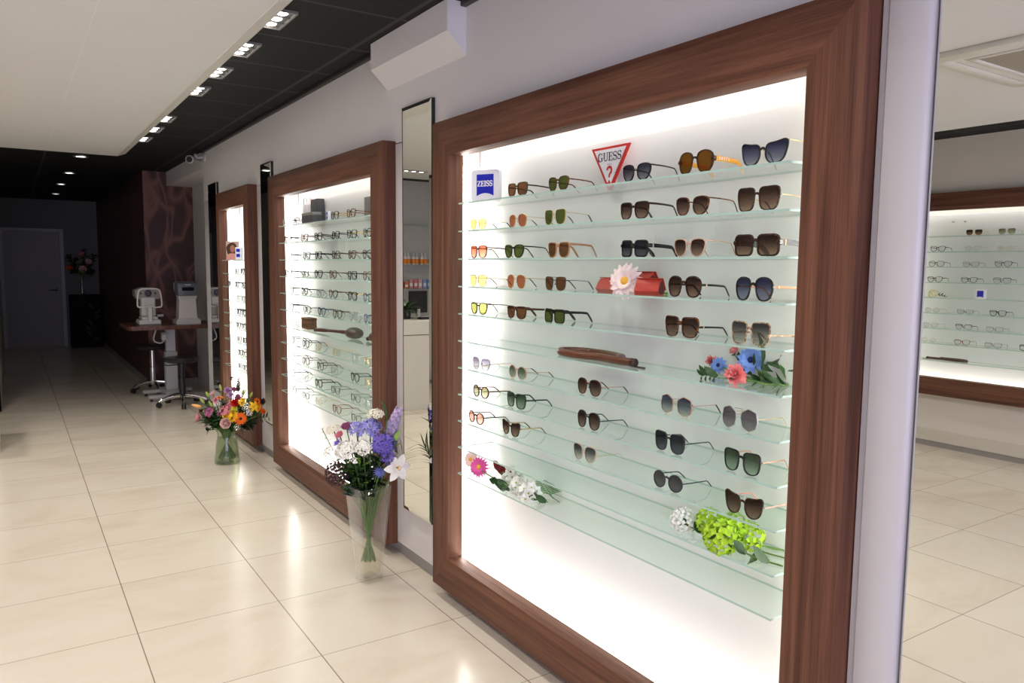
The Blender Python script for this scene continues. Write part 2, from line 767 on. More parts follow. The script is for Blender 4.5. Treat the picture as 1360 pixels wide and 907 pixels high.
M_CARVED, M_RIB = carved_mat(), ribbed_mat()
bw = MB()
bw.box((10.62, -2.1, 0.08), (10.66, -1.44, ZC), 0)
bw.box((10.62, -1.46, 0.08), (XE, -1.44, ZC), 1)
struct('wall_brown', bw, [M_CARVED, M_RIB],
       'dark brown patterned wall block beyond the instrument table', 'wall')
bb = MB()
bb.box((10.605, -1.46, 0), (XE, -1.425, 0.08))
bb.box((10.605, -2.02, 0), (10.63, -1.425, 0.08))
struct('baseboard_brown', bb, M_PLINTH, 'pale grey skirting along the dark brown wall', 'baseboard')

# end wall with the grey door
DY0, DY1, DZ = -0.81, 0.07, 2.13
ew = MB()
ew.box((XE, -1.5, 0), (XE + .12, DY0 - .06, ZC))
ew.box((XE, DY1 + .06, 0), (XE + .12, 0.4, ZC))
ew.box((XE, DY0 - .06, DZ + .05), (XE + .12, DY1 + .06, ZC))
struct('wall_end', ew, M_GREYWALL, 'dim grey end wall at the far end of the corridor', 'wall')
df = MB()
df.box((XE - .02, DY0 - .065, 0), (XE + .08, DY0, DZ + .055), bev=.004)
df.box((XE - .02, DY1, 0), (XE + .08, DY1 + .065, DZ + .055), bev=.004)
df.box((XE - .02, DY0, DZ), (XE + .08, DY1, DZ + .055), bev=.004)
M_DOOR = pbr('grey_door_paint', (0.30, 0.29, 0.28, 1), 0.5, noise=0.03, nscale=3)
door = struct('door_1', MB().box((XE + .02, DY0, 0.0008), (XE + .065, DY1, DZ), bev=.003), M_DOOR,
              'grey flush door at the far end of the corridor', 'door')
M_DFR = pbr('pale_door_frame_paint', (0.44, 0.44, 0.47, 1), 0.45, noise=0.02)
df.build('door_frame', M_DFR, door)
dh = MB()
dh.tube([(XE + .02, DY0 + .07, 1.05), (XE - .04, DY0 + .07, 1.05), (XE - .045, DY0 + .10, 1.05), (XE - .045, DY0 + .20, 1.05)], .010, 8)
dh.box((XE + .004, DY0 + .05, .97), (XE + .02, DY0 + .09, 1.1), bev=.003)
dh.build('door_handle', pbr('dark_bronze_handle', (.05, .048, .045, 1), .4, .6), door)

# corridor's other wall, opposite wall, shop front
lw = MB()
lw.box((9.60, 0.13, 0.0), (XE, 0.25, ZC))
lw.box((9.60, 0.13, 0.0), (9.72, YOPP, ZC))
M_CORR = pbr('warm_grey_partition_paint', (0.55, 0.54, 0.50, 1), 0.6, noise=0.02, nscale=3)
struct('wall_left', lw, M_CORR, 'grey partition behind the counter and along the corridor', 'wall')

ow = MB()
OX0, OX1 = 1.95, 4.10      # outer edges of the display on this wall
oz0, oz1 = 0.55, 2.17
ow.box((XF, YOPP, 0.05), (OX0 + .08, YOPP + .2, 2.75), 0)
ow.box((OX1 - .08, YOPP, 0.05), (9.6, YOPP + .2, 2.75), 0)
ow.box((OX0 + .08, YOPP, 0.05), (OX1 - .08, YOPP + .2, oz0), 0)
ow.box((OX0 + .08, YOPP, oz1), (OX1 - .08, YOPP + .2, 2.75), 0)
struct('wall_opposite', ow, M_TAUPE, 'taupe wall of the far side seen in the big mirror', 'wall')
ob = MB()
ob.box((XF, YOPP - .012, .05), (9.6, YOPP, .155), 0)
ob.box((XF, YOPP - .004, 0), (9.6, YOPP + .02, .05), 1)
struct('baseboard_opposite', ob, [pbr('pale_skirting', (0.62, 0.58, 0.50, 1), .4), M_PLINTH],
       'pale skirting of the taupe wall seen in the big mirror', 'baseboard')

fw = MB()
fw.box((XF, YW - .3, 0), (XF - .15, YOPP + .2, .25))
fw.box((XF, YW - .3, 2.55), (XF - .15, YOPP + .2, 2.8))
fw.box((XF, YW - .3, .25), (XF - .15, YW + .15, 2.55))
fw.box((XF, YOPP - .15, .25), (XF - .15, YOPP + .2, 2.55))
struct('wall_front', fw, M_WALL, 'shop front wall around the street window', 'wall')

# ceilings
struct('ceiling', MB().box((XF, -2.3, ZC), (XE + .2, YOPP + .2, ZC + .1)), M_BLACKC,
       'black tiled ceiling with grey grid lines', 'ceiling')
SY0, SY1, SX1 = -0.945, 2.54, 8.58
sb = MB()
ch, cz = 0.072, 0.026
prof = [(SY0, ZS), (SY1, ZS), (SY1 + ch, ZS + cz), (SY1 + ch, ZC), (SY0 - ch, ZC), (SY0 - ch, ZS + cz)]
sb.prism(prof, XF, SX1, 0, 'x')
struct('ceiling_lowered', sb, [M_WCEIL], 'lowered white ceiling panel over the shop floor', 'ceiling', recalc=True)
tb = MB()
tb.prism([(SY0 - ch - .002, ZS + cz + .001), (SY0 - .001, ZS - .0015), (SY0 + .004, ZS - .0015), (SY0 + .004, ZS - .0005), (SY0 - ch, ZS + cz + .012), (SY0 - ch - .002, ZS + cz + .012)], XF, SX1 + .001, 0, 'x')
struct('trim_2', tb, pbr('pale_satin_edge_trim', (0.78, 0.75, 0.69, 1), 0.3, noise=.01),
       'pale angled edge trim of the lowered white ceiling', 'trim', recalc=True)
struct('trim_3', MB().box((XF, YW, ZC - .022), (8.43, YW + .03, ZC), bev=.003), pbr('dark_grey_angle_trim', (0.03, .03, .03, 1), .5),
       'dark trim where the display wall meets the black ceiling', 'trim')

# white rounded pilaster between the near display and the big mirror
pl = MB()
px0, px1 = 0.936, 1.036
n = 14
prof = []
for i in range(n + 1):
    t = i / n
    x = px0 + (px1 - px0) * t
    prof.append((x, YW + .012 + 0.020 * math.sqrt(max(0, 1 - ((t - .5) / .5) ** 2)) if t < .5 else YW + .032 - .004 * ((t - .5) / .5) ** 2))
prof += [(px1, YW - .01), (px0, YW - .01)]
pl.prism(prof, .0, ZC, 0, 'z', smooth=True)
pl.box((px1 + .002, YW - .005, 0), (1.058, YW + .022, ZC), 0, bev=.003)
M_PIL = pbr('white_satin_pilaster', (0.56, 0.545, 0.545, 1), 0.35, noise=.008, nscale=2)
struct('trim_4', pl, M_PIL, 'white rounded upright strip between the near display and the big mirror', 'trim', recalc=True)
# ------------------------------------------------------------------ wood-framed lit displays
M_WOOD = wood('reddish_brown_wood_veneer', (0.072, 0.028, 0.016, 1), (0.140, 0.057, 0.032, 1), (0.200, 0.088, 0.050, 1))
M_PANEL = pbr('white_glass_back_panel', (0.84, 0.855, 0.845, 1), 0.30, spec=0.35, noise=.004, nscale=2)
M_TROUGH = pbr('white_light_trough', (0.85, 0.84, 0.82, 1), 0.6, noise=.004, nscale=2)
M_LEDTOP = emis('soft_white_led_strip', (1.0, 0.965, 0.91, 1), 8.0)
M_LED = emis('white_led_strip', (1.0, 0.968, 0.92, 1), 23.0)


def shelf_mats():
    f = glassy('clear_green_tinted_shelf_glass', (0.928, 0.976, 0.957, 1), 1.5, 0.0, body=0.03, bodycol=(0.55, 0.78, 0.70, 1))
    e = pbr('green_glass_edge', (0.40, 0.58, 0.51, 1), 0.15, spec=.6, noise=.03, nscale=30)
    return [f, e]


M_SHELF = shelf_mats()
FZ0, FZ1, IZ0, IZ1 = 0.063, 2.217, 0.222, 2.063


def board(name, outer0, outer1, inner0, inner1, y0, y1, horizontal, low, parent):
    """mitred board. horizontal: runs along X between outer0..outer1 with inner corners inner0..inner1;
    its own long axis is local X so that the grain follows it"""
    # build in (u along, v across) then place
    v_out, v_in = low
    poly = [(outer0, v_out), (outer1, v_out), (inner1, v_in), (inner0, v_in)]
    cu, cv = (outer0 + outer1) / 2, (v_out + v_in) / 2
    poly = [(a - cu, b - cv) for a, b in poly]
    mb = MB()
    bm = bmesh.new()
    cy = (y0 + y1) / 2
    vs = [bm.verts.new((a, y0 - cy, b)) for a, b in poly] + [bm.verts.new((a, y1 - cy, b)) for a, b in poly]
    k = 4
    bm.faces.new(vs[:4])
    bm.faces.new(vs[4:][::-1])
    for i in range(4):
        bm.faces.new((vs[i], vs[i + 4], vs[(i + 1) % 4 + 4], vs[(i + 1) % 4]))
    bmesh.ops.recalc_face_normals(bm, faces=bm.faces)
    ed = [e for e in bm.edges if abs(e.verts[0].co.x - e.verts[1].co.x) > 0.3]
    bmesh.ops.bevel(bm, geom=ed, offset=.0022, segments=2, profile=.5, affect='EDGES')
    bm.verts.index_update()
    mb.add([v.co.copy() for v in bm.verts], [[v.index for v in f.verts] for f in bm.faces], 0, True)
    bm.free()
    if horizontal:
        return mb.build(name, M_WOOD, parent, loc=(cu, cy, cv))
    # upright: local X -> world Z, local Z -> world X
    o = mb.build(name, M_WOOD, parent)
    o.rotation_euler = Matrix(((0, 0, 1), (0, -1, 0), (1, 0, 0))).to_euler()
    o.location = (cv, cy, cu)
    return o


def display(label, ox0, ox1, ix0, ix1, op, side=1, z=(FZ0, FZ1, IZ0, IZ1), yfr=YFR, yw=YW, yb=YB, oz=(OZ0, OZ1), plinth=True):
    """side=1: on the display wall, facing +Y; side=-1: on the opposite wall"""
    z0, z1, i0, i1 = z
    t = thing('display_unit', label, 'display', ((ox0 + ox1) / 2, yw, 0))
    ofs = Vector(t.location)
    kids = []
    ya, yc = (yfr, yw) if side > 0 else (yw, yfr)
    ya, yc = max(yfr, yw - .001 * side), min(yfr, yw - .001 * side)
    kids.append(board('frame_board', ox0, ox1, ix0, ix1, yc, ya, True, (z1, i1), None))
    kids.append(board('frame_board', ox0, ox1, ix0, ix1, yc, ya, True, (z0, i0), None))
    kids.append(board('frame_board', z0, z1, i0, i1, yc, ya, False, (ox0, ix0), None))
    kids.append(board('frame_board', z0, z1, i0, i1, yc, ya, False, (ox1, ix1), None))
    a, b_ = op
    s = side
    mb = MB()
    mb.box((a + .002, yb, oz[0] + .002), (b_ - .002, yb - .02 * s, i1 - .035))
    kids.append(mb.build('back_panel', M_PANEL))
    mb = MB()
    d = yb - .012 * s
    mb.box((a + .002, d, i1 - .032), (b_ - .002, d - .01 * s, oz[1] - .002))
    mb.box((a, yw - .03 * s, oz[1] - .006), (b_, d, oz[1] - .001))
    mb.box((a, yw - .03 * s, oz[0] + .001), (b_, yb, oz[0] + .006))
    mb.box((a + .001, yw - .03 * s, oz[0]), (a + .006, yb, oz[1]))
    mb.box((b_ - .006, yw - .03 * s, oz[0]), (b_ - .001, yb, oz[1]))
    kids.append(mb.build('light_trough', M_TROUGH))
    # light strips fixed behind the frame, all round
    ym = yw - .030 * s
    for q in (((ix0, i1 + .030), (ix1, i1 + .045)), ((ix0, i0 - .045), (ix1, i0 - .030))):
        mb = MB()
        mb.box((q[0][0], ym, q[0][1]), (q[1][0], ym - .014 * s, q[1][1]))
        kids.append(mb.build('light_strip', M_LEDTOP if q[0][1] > 1.5 else M_LED))
    for q in ((ix0 - .045, ix0 - .030), (ix1 + .030, ix1 + .045)):
        mb = MB()
        mb.box((q[0], ym, i0), (q[1], ym - .014 * s, i1))
        kids.append(mb.build('light_strip', M_LED))
    for k in kids:
        k.parent = t
        k.location = Vector(k.location) - ofs
    return t


D_NEAR = display('nearest wood-framed lit display wall holding sunglasses', 1.060, 3.182, 1.214, 3.030, OPEN['near'])
D_MID = display('middle wood-framed lit display holding clear eyeglasses', 3.742, 5.845, 3.905, 5.685, OPEN['middle'])
D_FAR = display('farthest narrow wood-framed lit display with a portrait print', 6.425, 7.560, 6.575, 7.452, OPEN['far'])
D_OPP = display('wood-framed lit display on the taupe wall, seen in the big mirror', OX0, OX1, OX0 + .155, OX1 - .155,
                (OX0 + .08, OX1 - .08), -1, (0.474, 2.245, 0.630, 2.095), YOPP - .075, YOPP, YOPP + .12, (oz0, oz1))

SH_Z = [1.845 - .1197 * i for i in range(11)]        # middle of each glass shelf


def shelf(x0, x1, z, yf, yb, label, group):
    mb = MB()
    s = 1 if yf > yb else -1
    n0 = len(mb.f)
    mb.box((x0, yf, z - .003), (x1, yb, z + .003), 0)
    for i, f in enumerate(mb.f):
        c = sum((mb.v[k] for k in f), Vector()) / len(f)
        if abs(c.z - z) < .0015:
            mb.mi[i] = 1
    c = Vector(((x0 + x1) / 2, (yf + yb) / 2, z))
    mb.v = [v - c for v in mb.v]
    o = mb.build('glass_shelf', M_SHELF, loc=c)
    return tag(o, label, 'shelf', group)


for i in range(11):
    shelf(1.255, 2.955, SH_Z[i], YS, YB + .0005, ORD[i] + ' glass shelf of the nearest sunglasses display', 'glass shelves of the nearest display')
    shelf(3.965, 5.620, SH_Z[i], YS, YB + .0005, ORD[i] + ' glass shelf of the middle eyeglasses display', 'glass shelves of the middle display')
for i in range(2, 11):
    shelf(6.62, 7.40, SH_Z[i], YS, YB + .0005,
          (['top', 'second', 'third', 'fourth', 'fifth', 'sixth', 'seventh', 'eighth', 'bottom'][i - 2]) + ' glass shelf of the farthest narrow display', 'glass shelves of the farthest display')
OPZ = [1.869, 1.734, 1.603, 1.467, 1.333, 1.197, 1.064, .930, .780]
YSO = YOPP - .07
for i, z in enumerate(OPZ):
    shelf(OX0 + .20, OX1 - .20, z, YSO, YOPP + .1195,
          (['top', 'second', 'third', 'fourth', 'fifth', 'sixth', 'seventh', 'eighth', 'bottom'][i]) + ' glass shelf of the display seen in the big mirror', 'glass shelves of the mirrored display')

# ------------------------------------------------------------------ mirrors


def mirror_mat():
    m, nt, N, L = new_mat('silvered_mirror_glass')
    N.remove(N['Principled BSDF'])
    g = N.new('ShaderNodeBsdfGlossy')
    g.inputs['Color'].default_value = (0.87, 0.88, 0.845, 1)
    g.inputs['Roughness'].default_value = 0.0
    L.new(g.outputs[0], N['Material Output'].inputs[0])
    return m


M_MIRROR = mirror_mat()
M_MEDGE = pbr('dark_green_mirror_edge', (0.012, 0.020, 0.018, 1), 0.25, noise=.05)


def wall_mirror(x0, x1, z0, z1, label, bevel=.018, back=.018):
    t = thing('wall_mirror', label, 'mirror', ((x0 + x1) / 2, YW, z0))
    w, h = (x1 - x0) / 2, z1 - z0
    yb, yf = .0005, back + .006
    ye = yf - .004
    mb = MB()
    o = [(-w, ye, 0), (w, ye, 0), (w, ye, h), (-w, ye, h)]
    i_ = [(-w + bevel, yf, bevel), (w - bevel, yf, bevel), (w - bevel, yf, h - bevel), (-w + bevel, yf, h - bevel)]
    mb.add(o + i_, [(7, 6, 5, 4)] + [(k + 4, (k + 1) % 4 + 4, (k + 1) % 4, k) for k in range(4)], 0, False)
    mb.build('mirror_glass', M_MIRROR, t)
    mb = MB()
    mb.box((-w, yb, 0), (w, ye - .0005, h))
    mb.build('backing_board', M_MEDGE, t)
    return t


wall_mirror(3.298, 3.622, .298, 2.362, 'tall narrow mirror with slanted edges between the nearest and middle displays')
wall_mirror(5.945, 6.235, .298, 2.352, 'tall narrow mirror between the middle and farthest displays', .012)
wall_mirror(7.765, 8.135, .298, 2.350, 'tall narrow mirror beyond the farthest display', .012)
wall_mirror(-1.30, 0.930, .02, 2.690, 'big mirror beside the white upright reflecting the opposite display', .006, .012)

# ------------------------------------------------------------------ ceiling fixtures
M_LAMP = emis('warm_white_lamp_face', (1.0, 0.93, 0.82, 1), 16.0)
M_FIXT = pbr('pale_grey_fixture_metal', (0.22, 0.215, 0.21, 1), 0.4, noise=.02)
M_REFL = pbr('dark_reflector', (0.10, 0.10, 0.10, 1), 0.3, noise=.02)


def make_spot(label):
    t = thing('recessed_spotlight_box', label, 'spotlight')
    L2, W2, h = .145, .052, .012
    fr = MB()
    fr.box((-L2, -W2, -h), (L2, -W2 + .010, 0))
    fr.box((-L2, W2 - .010, -h), (L2, W2, 0))
    fr.box((-L2, -W2 + .010, -h), (-L2 + .010, W2 - .010, 0))
    fr.box((L2 - .010, -W2 + .010, -h), (L2, W2 - .010, 0))
    fr.build('frame', M_FIXT, t)
    rf = MB()
    rf.box((-L2 + .010, -W2 + .010, -.003), (L2 - .010, W2 - .010, -.0005))
    for x in (-.046, .046):
        rf.box((x - .003, -W2 + .010, -.010), (x + .003, W2 - .010, -.003))
    rf.build('reflector', M_REFL, t)
    for x in (-.092, 0, .092):
        lb = MB()
        lb.lathe([(0, -.009), (.021, -.008), (.026, -.006), (.028, -.003)], 20)
        lb.build('lamp', M_LAMP, t, loc=(x, .008, 0))
    return t


SPOT_X = [3.695, 4.30, 4.895, 5.49, 6.69, 7.27, 7.89]
SPY = -1.100
names = ['nearest three-lamp ceiling spotlight in the black strip', 'second ceiling spotlight from the camera along the black strip',
         'third ceiling spotlight from the camera along the black strip', 'fourth ceiling spotlight, last before the gap in the black strip',
         'fifth ceiling spotlight, first after the gap in the black strip', 'sixth ceiling spotlight along the black strip',
         'last ceiling spotlight near the end of the white ceiling']
spot0 = make_spot(names[0])
spot0['group'] = 'recessed spotlights in the black ceiling strip'
spot0.location = (SPOT_X[0], SPY, ZC - .0005)
for x, nm in zip(SPOT_X[1:], names[1:]):
    dup(spot0, nm, loc=(x, SPY, ZC - .0005))
dup(spot0, 'three-lamp spotlight in the white ceiling seen in the narrow mirror', 'spotlights in the white ceiling', loc=(7.86, 0.44, ZS - .0005), rot=(0, 0, PI / 2))

dl = None
for k, (px, py) in enumerate([(107, 207), (92, 229), (81, 244), (74, 257)]):
    P = on_z(px, py, ZC)
    lab = ['nearest round downlight in the dark corridor ceiling', 'second round downlight in the dark corridor ceiling',
           'third round downlight in the dark corridor ceiling', 'farthest round downlight in the dark corridor ceiling'][k]
    if dl is None:
        dl = thing('downlight', lab, 'downlight', (P.x, P.y, ZC - .0005), 0, 'round downlights over the corridor')
        mb = MB().lathe([(.050, -.001), (.075, -.004), (.078, -.010), (.070, -.014), (.052, -.010), (.050, -.001)], 24)
        mb.build('trim_ring', M_FIXT, dl)
        mb = MB().lathe([(0, -.006), (.048, -.006), (.051, -.002)], 20)
        mb.build('lamp', emis('dim_downlight_lamp', (1, .96, .9, 1), 9.0), dl)
    else:
        dup(dl, lab, loc=(P.x, P.y, ZC - .0005))


# ceiling cassette seen in the big mirror
def cassette():
    t = thing('ceiling_air_conditioner', 'white four-way ceiling air conditioner seen in the big mirror', 'air conditioner', (1.68, .88, ZS - .0005))
    h = .47
    M_AC = pbr('white_plastic_grille', (0.74, 0.72, 0.69, 1), .45, noise=.01)
    mb = MB()
    q = .30
    sl = (.335, .385)

    def ring(a, b, z0, z1):
        for s in (-1, 1):
            mb.box((-b, s * a, z0), (b, s * b, z1), bev=.002)
            mb.box((s * a, -a, z0), (s * b, a, z1), bev=.002)
    ring(sl[1], h, -.028, 0)
    ring(q, sl[0], -.028, 0)
    for s in (-1, 1):
        for u in (-1, 1):
            mb.box((s * sl[0], u * sl[0], -.027), (s * sl[1], u * sl[1], -.001))
    mb.build('panel', M_AC, t)
    mb = MB()
    ring(sl[0], sl[1], -.004, -.001)
    mb.build('air_slot', pbr('dark_air_slot', (.05, .045, .04, 1), .6), t)
    for s in (-1, 1):
        m1 = MB().box((-sl[0], s * .342 - .006, -.026), (sl[0], s * .378, -.018), bev=.002)
        m1.build('flap', M_AC, t)
        m2 = MB().box((s * .342 - .006, -sl[0], -.026), (s * .378, sl[0], -.018), bev=.002)
        m2.build('flap', M_AC, t)
    mb = MB()
    mb.box((-q, -q, -.010), (q, q, -.006))
    for k in range(30):
        y = -q + .01 + k * (2 * q - .02) / 29
        mb.box((-q, y - .003, -.024), (q, y + .003, -.010))
    mb.build('intake_grille', pbr('beige_intake_grille', (0.55, 0.50, 0.42, 1), .5, noise=.02), t)
    return t


cassette()

# wedge-bottomed white housing high on the wall
hb = MB()
prof = [(YW + .0005, 2.490), (YW + .094, 2.582), (YW + .094, ZC - .002), (YW + .0005, ZC - .002)]
hb.prism(prof, 3.005, 3.838, 0, 'x')
tag(hb.build('shutter_housing', M_WALL, recalc=True), 'white sloped-bottom box high on the wall above the narrow mirror', 'housing')

# security camera on the beam
t = thing('security_camera', 'small white bullet security camera under the black ceiling', 'camera', (8.33, YW, 2.645))
M_CAMW = pbr('grey_white_camera_plastic', (.5, .5, .5, 1), .35, noise=.01)
mb = MB().lathe([(0, 0), (.045, 0), (.045, .012), (.02, .02)], 16, M=Matrix.Rotation(-PI / 2, 4, 'X'))
mb.tube(bez([(0, .015, 0), (0, .07, -.01), (-.02, .10, .02)], 6), .013, 8)
mb.build('mount', M_CAMW, t)
A = basis((.16, .02, -.01), (-.72, .50, -.10))
mb = MB().lathe([(0, -.02), (.03, -.02), (.034, 0), (.034, .17), (.040, .18), (.040, .24), (.032, .242)], 18, M=A)
mb.build('body', M_CAMW, t)
mb = MB().lathe([(.033, .238), (.025, .236), (.012, .239), (0, .243)], 16, M=A)
mb.build('lens', M_BLACK, t)
# ------------------------------------------------------------------ sunglasses and eyeglasses
# lens outlines in a unit box, +x = towards the temple
OUT = {
    'round': [(math.cos(2 * PI * i / 12), math.sin(2 * PI * i / 12)) for i in range(12)],
    'panto': [(-.98, .35), (-.80, .93), (.30, 1.06), (1.02, .86), (1.06, .2), (.72, -.75), (.05, -1.12), (-.62, -.92), (-.95, -.35)],
    'square': [(-.98, .25), (-.94, 1.0), (0, 1.06), (1.03, 1.05), (1.08, .3), (.92, -.70), (.50, -1.07), (-.30, -1.10), (-.74, -.82), (-.94, -.25)],
    'box': [(-1.04, 1.05), (0, 1.06), (1.08, 1.08), (1.08, 0), (1.0, -1.08), (0, -1.08), (-.92, -1.06), (-1.0, 0)],
    'aviator': [(-.92, .75), (-.45, 1.06), (.4, 1.06), (1.05, .75), (1.06, -.1), (.78, -.95), (.1, -1.12), (-.6, -.85), (-.9, -.1)],
    'cat': [(-.98, .25), (-.80, .92), (.1, .96), (1.18, 1.28), (1.10, .3), (.78, -.78), (.15, -1.1), (-.58, -.98), (-.93, -.4)],
    'hex': [(-1.0, .75), (-.42, 1.12), (.50, 1.12), (1.10, .62), (1.05, -.35), (.60, -1.1), (-.40, -1.12), (-.85, -.45)],
    'bigbox': [(-1.02, .5), (-.88, 1.05), (.1, 1.06), (1.0, 1.1), (1.16, .5), (.98, -.5), (.7, -1.06), (-.3, -1.1), (-.86, -.85)],
    'hexa': [(-.95, .62), (-.1, 1.12), (.88, .82), (1.05, -.1), (.85, -.78), (.05, -1.16), (-.80, -.72), (-1.0, 0)],
    'oval': [(.98 * math.cos(2 * PI * i / 12), .93 * math.sin(2 * PI * i / 12) + .08 * math.cos(2 * PI * i / 12)) for i in range(12)],
}
SHARP_SHAPES = ('hexa',)
_frames = {}


def rgb(c):
    return srgb(*c)


def acetate(name, c, c2=None, rough=.18):
    """plain or tortoise-flecked plastic"""
    key = 'acetate_' + name
    if key in MATS:
        return MATS[key]
    if not c2:
        return pbr(key, rgb(c), rough, spec=.5, noise=.08, nscale=90)
    m, nt, N, L = new_mat(key)
    b = N['Principled BSDF']
    b.inputs['Roughness'].default_value = rough
    tc = N.new('ShaderNodeTexCoord')
    nz = N.new('ShaderNodeTexNoise')
    nz.inputs['Scale'].default_value = 130
    nz.inputs['Detail'].default_value = 2
    L.new(tc.outputs['Object'], nz.inputs['Vector'])
    cr = N.new('ShaderNodeValToRGB')
    cr.color_ramp.elements[0].position = .42
    cr.color_ramp.elements[0].color = rgb(c)
    cr.color_ramp.elements[1].position = .62
    cr.color_ramp.elements[1].color = rgb(c2)
    L.new(nz.outputs['Fac'], cr.inputs[0])
    L.new(cr.outputs[0], b.inputs['Base Color'])
    MATS[key] = m
    return m


BLACKA = acetate('black', (14, 14, 16))
TORT = acetate('tortoise', (30, 15, 8), (120, 66, 26))
DTORT = acetate('dark_tortoise', (20, 12, 9), (70, 38, 20))
OLIVE = acetate('olive', (38, 44, 22), (70, 62, 28))
NUDE = acetate('nude', (176, 128, 92))
BEIGE = acetate('milky_beige', (190, 160, 140))
BURG = acetate('burgundy', (62, 12, 18), (90, 30, 30))
GREENA = acetate('bottle_green', (14, 40, 26))
GREYA = acetate('smoke_grey', (44, 50, 52))
AMBER = acetate('amber_yellow', (226, 160, 58))
LEOP = acetate('pale_leopard', (110, 84, 62), (196, 172, 140))
ROSEA = acetate('clear_pink', (206, 150, 138))
SAND = acetate('sand', (186, 160, 104))
BROWNA = acetate('brown', (70, 38, 22))
GREY2 = acetate('slate_grey', (90, 92, 96))
GOLD = pbr('gold_metal', (.70, .51, .25, 1), .34, 1.0, noise=.02)
ROSEG = pbr('rose_gold_metal', (.72, .40, .30, 1), .34, 1.0, noise=.02)
SILV = pbr('silver_metal', (.46, .46, .48, 1), .36, 1.0, noise=.02)
GUNM = pbr('dark_gun_metal', (.10, .10, .105, 1), .3, .8, noise=.02)
BLUEM = pbr('steel_blue_metal', (.22, .25, .38, 1), .3, .8, noise=.02)
WHITEP = pbr('white_security_tag', (.85, .85, .84, 1), .5, noise=.01)


def tint(name, top, bot=None):
    # light crosses the front and the back face of a lens
    top = [min(1, c ** .5) for c in top]
    bot = [min(1, c ** .5) for c in bot] if bot else None
    return glassy('tinted_lens_' + name, tuple(top) + (1,), 1.5, 0.02, tuple(bot) + (1,) if bot else None, body=.05,
                  bodycol=tuple(top) + (1,))


L_BROWN = tint('brown', (.20, .085, .035))
L_PINKB = tint('pinkish_brown', (.50, .16, .08))
L_GREEN = tint('green', (.12, .15, .035))
L_YEL = tint('yellow', (.85, .66, .20))
L_LGREEN = tint('light_green', (.42, .44, .12))
L_RED = tint('coral', (.60, .13, .06), (.80, .42, .28))
L_GRAD = tint('grey_gradient', (.045, .050, .075), (.34, .36, .40))
L_BLUE = tint('blue_gradient', (.030, .034, .085), (.38, .41, .50))
L_BRGR = tint('brown_gradient', (.040, .020, .015), (.40, .27, .20))
L_ORBR = tint('amber_brown', (.21, .085, .012))
L_DGREY = tint('dark_grey', (.025, .028, .035), (.16, .16, .18))
L_GRGR = tint('green_gradient', (.07, .10, .06), (.45, .56, .46))
L_LILAC = tint('lilac_gradient', (.20, .18, .26), (.78, .72, .68))
L_GREY2 = tint('grey_purple', (.13, .105, .13), (.40, .36, .37))
L_ROSE = tint('rose_gradient', (.48, .20, .15), (.88, .52, .44))
L_BLGR = tint('blue_grey_gradient', (.06, .075, .12), (.62, .60, .52))
L_PALEG = tint('pale_green_gradient', (.22, .20, .10), (.66, .66, .48))
L_FOG = tint('fog_gradient', (.06, .06, .065), (.72, .68, .60))
L_CLEAR = glassy('clear_demo_lens', (.955, .96, .96, 1), 1.45, 0.0)


def outline(shape, lw, lh):
    if shape in ('round', 'oval'):
        p = chaikin(OUT[shape], 1)
    elif shape in SHARP_SHAPES:
        p = chaikin(chaikin(OUT[shape], 1, .10), 1)
    else:
        p = chaikin(OUT[shape], 2)
    return [(a * lw / 2, b * lh / 2) for a, b in p]


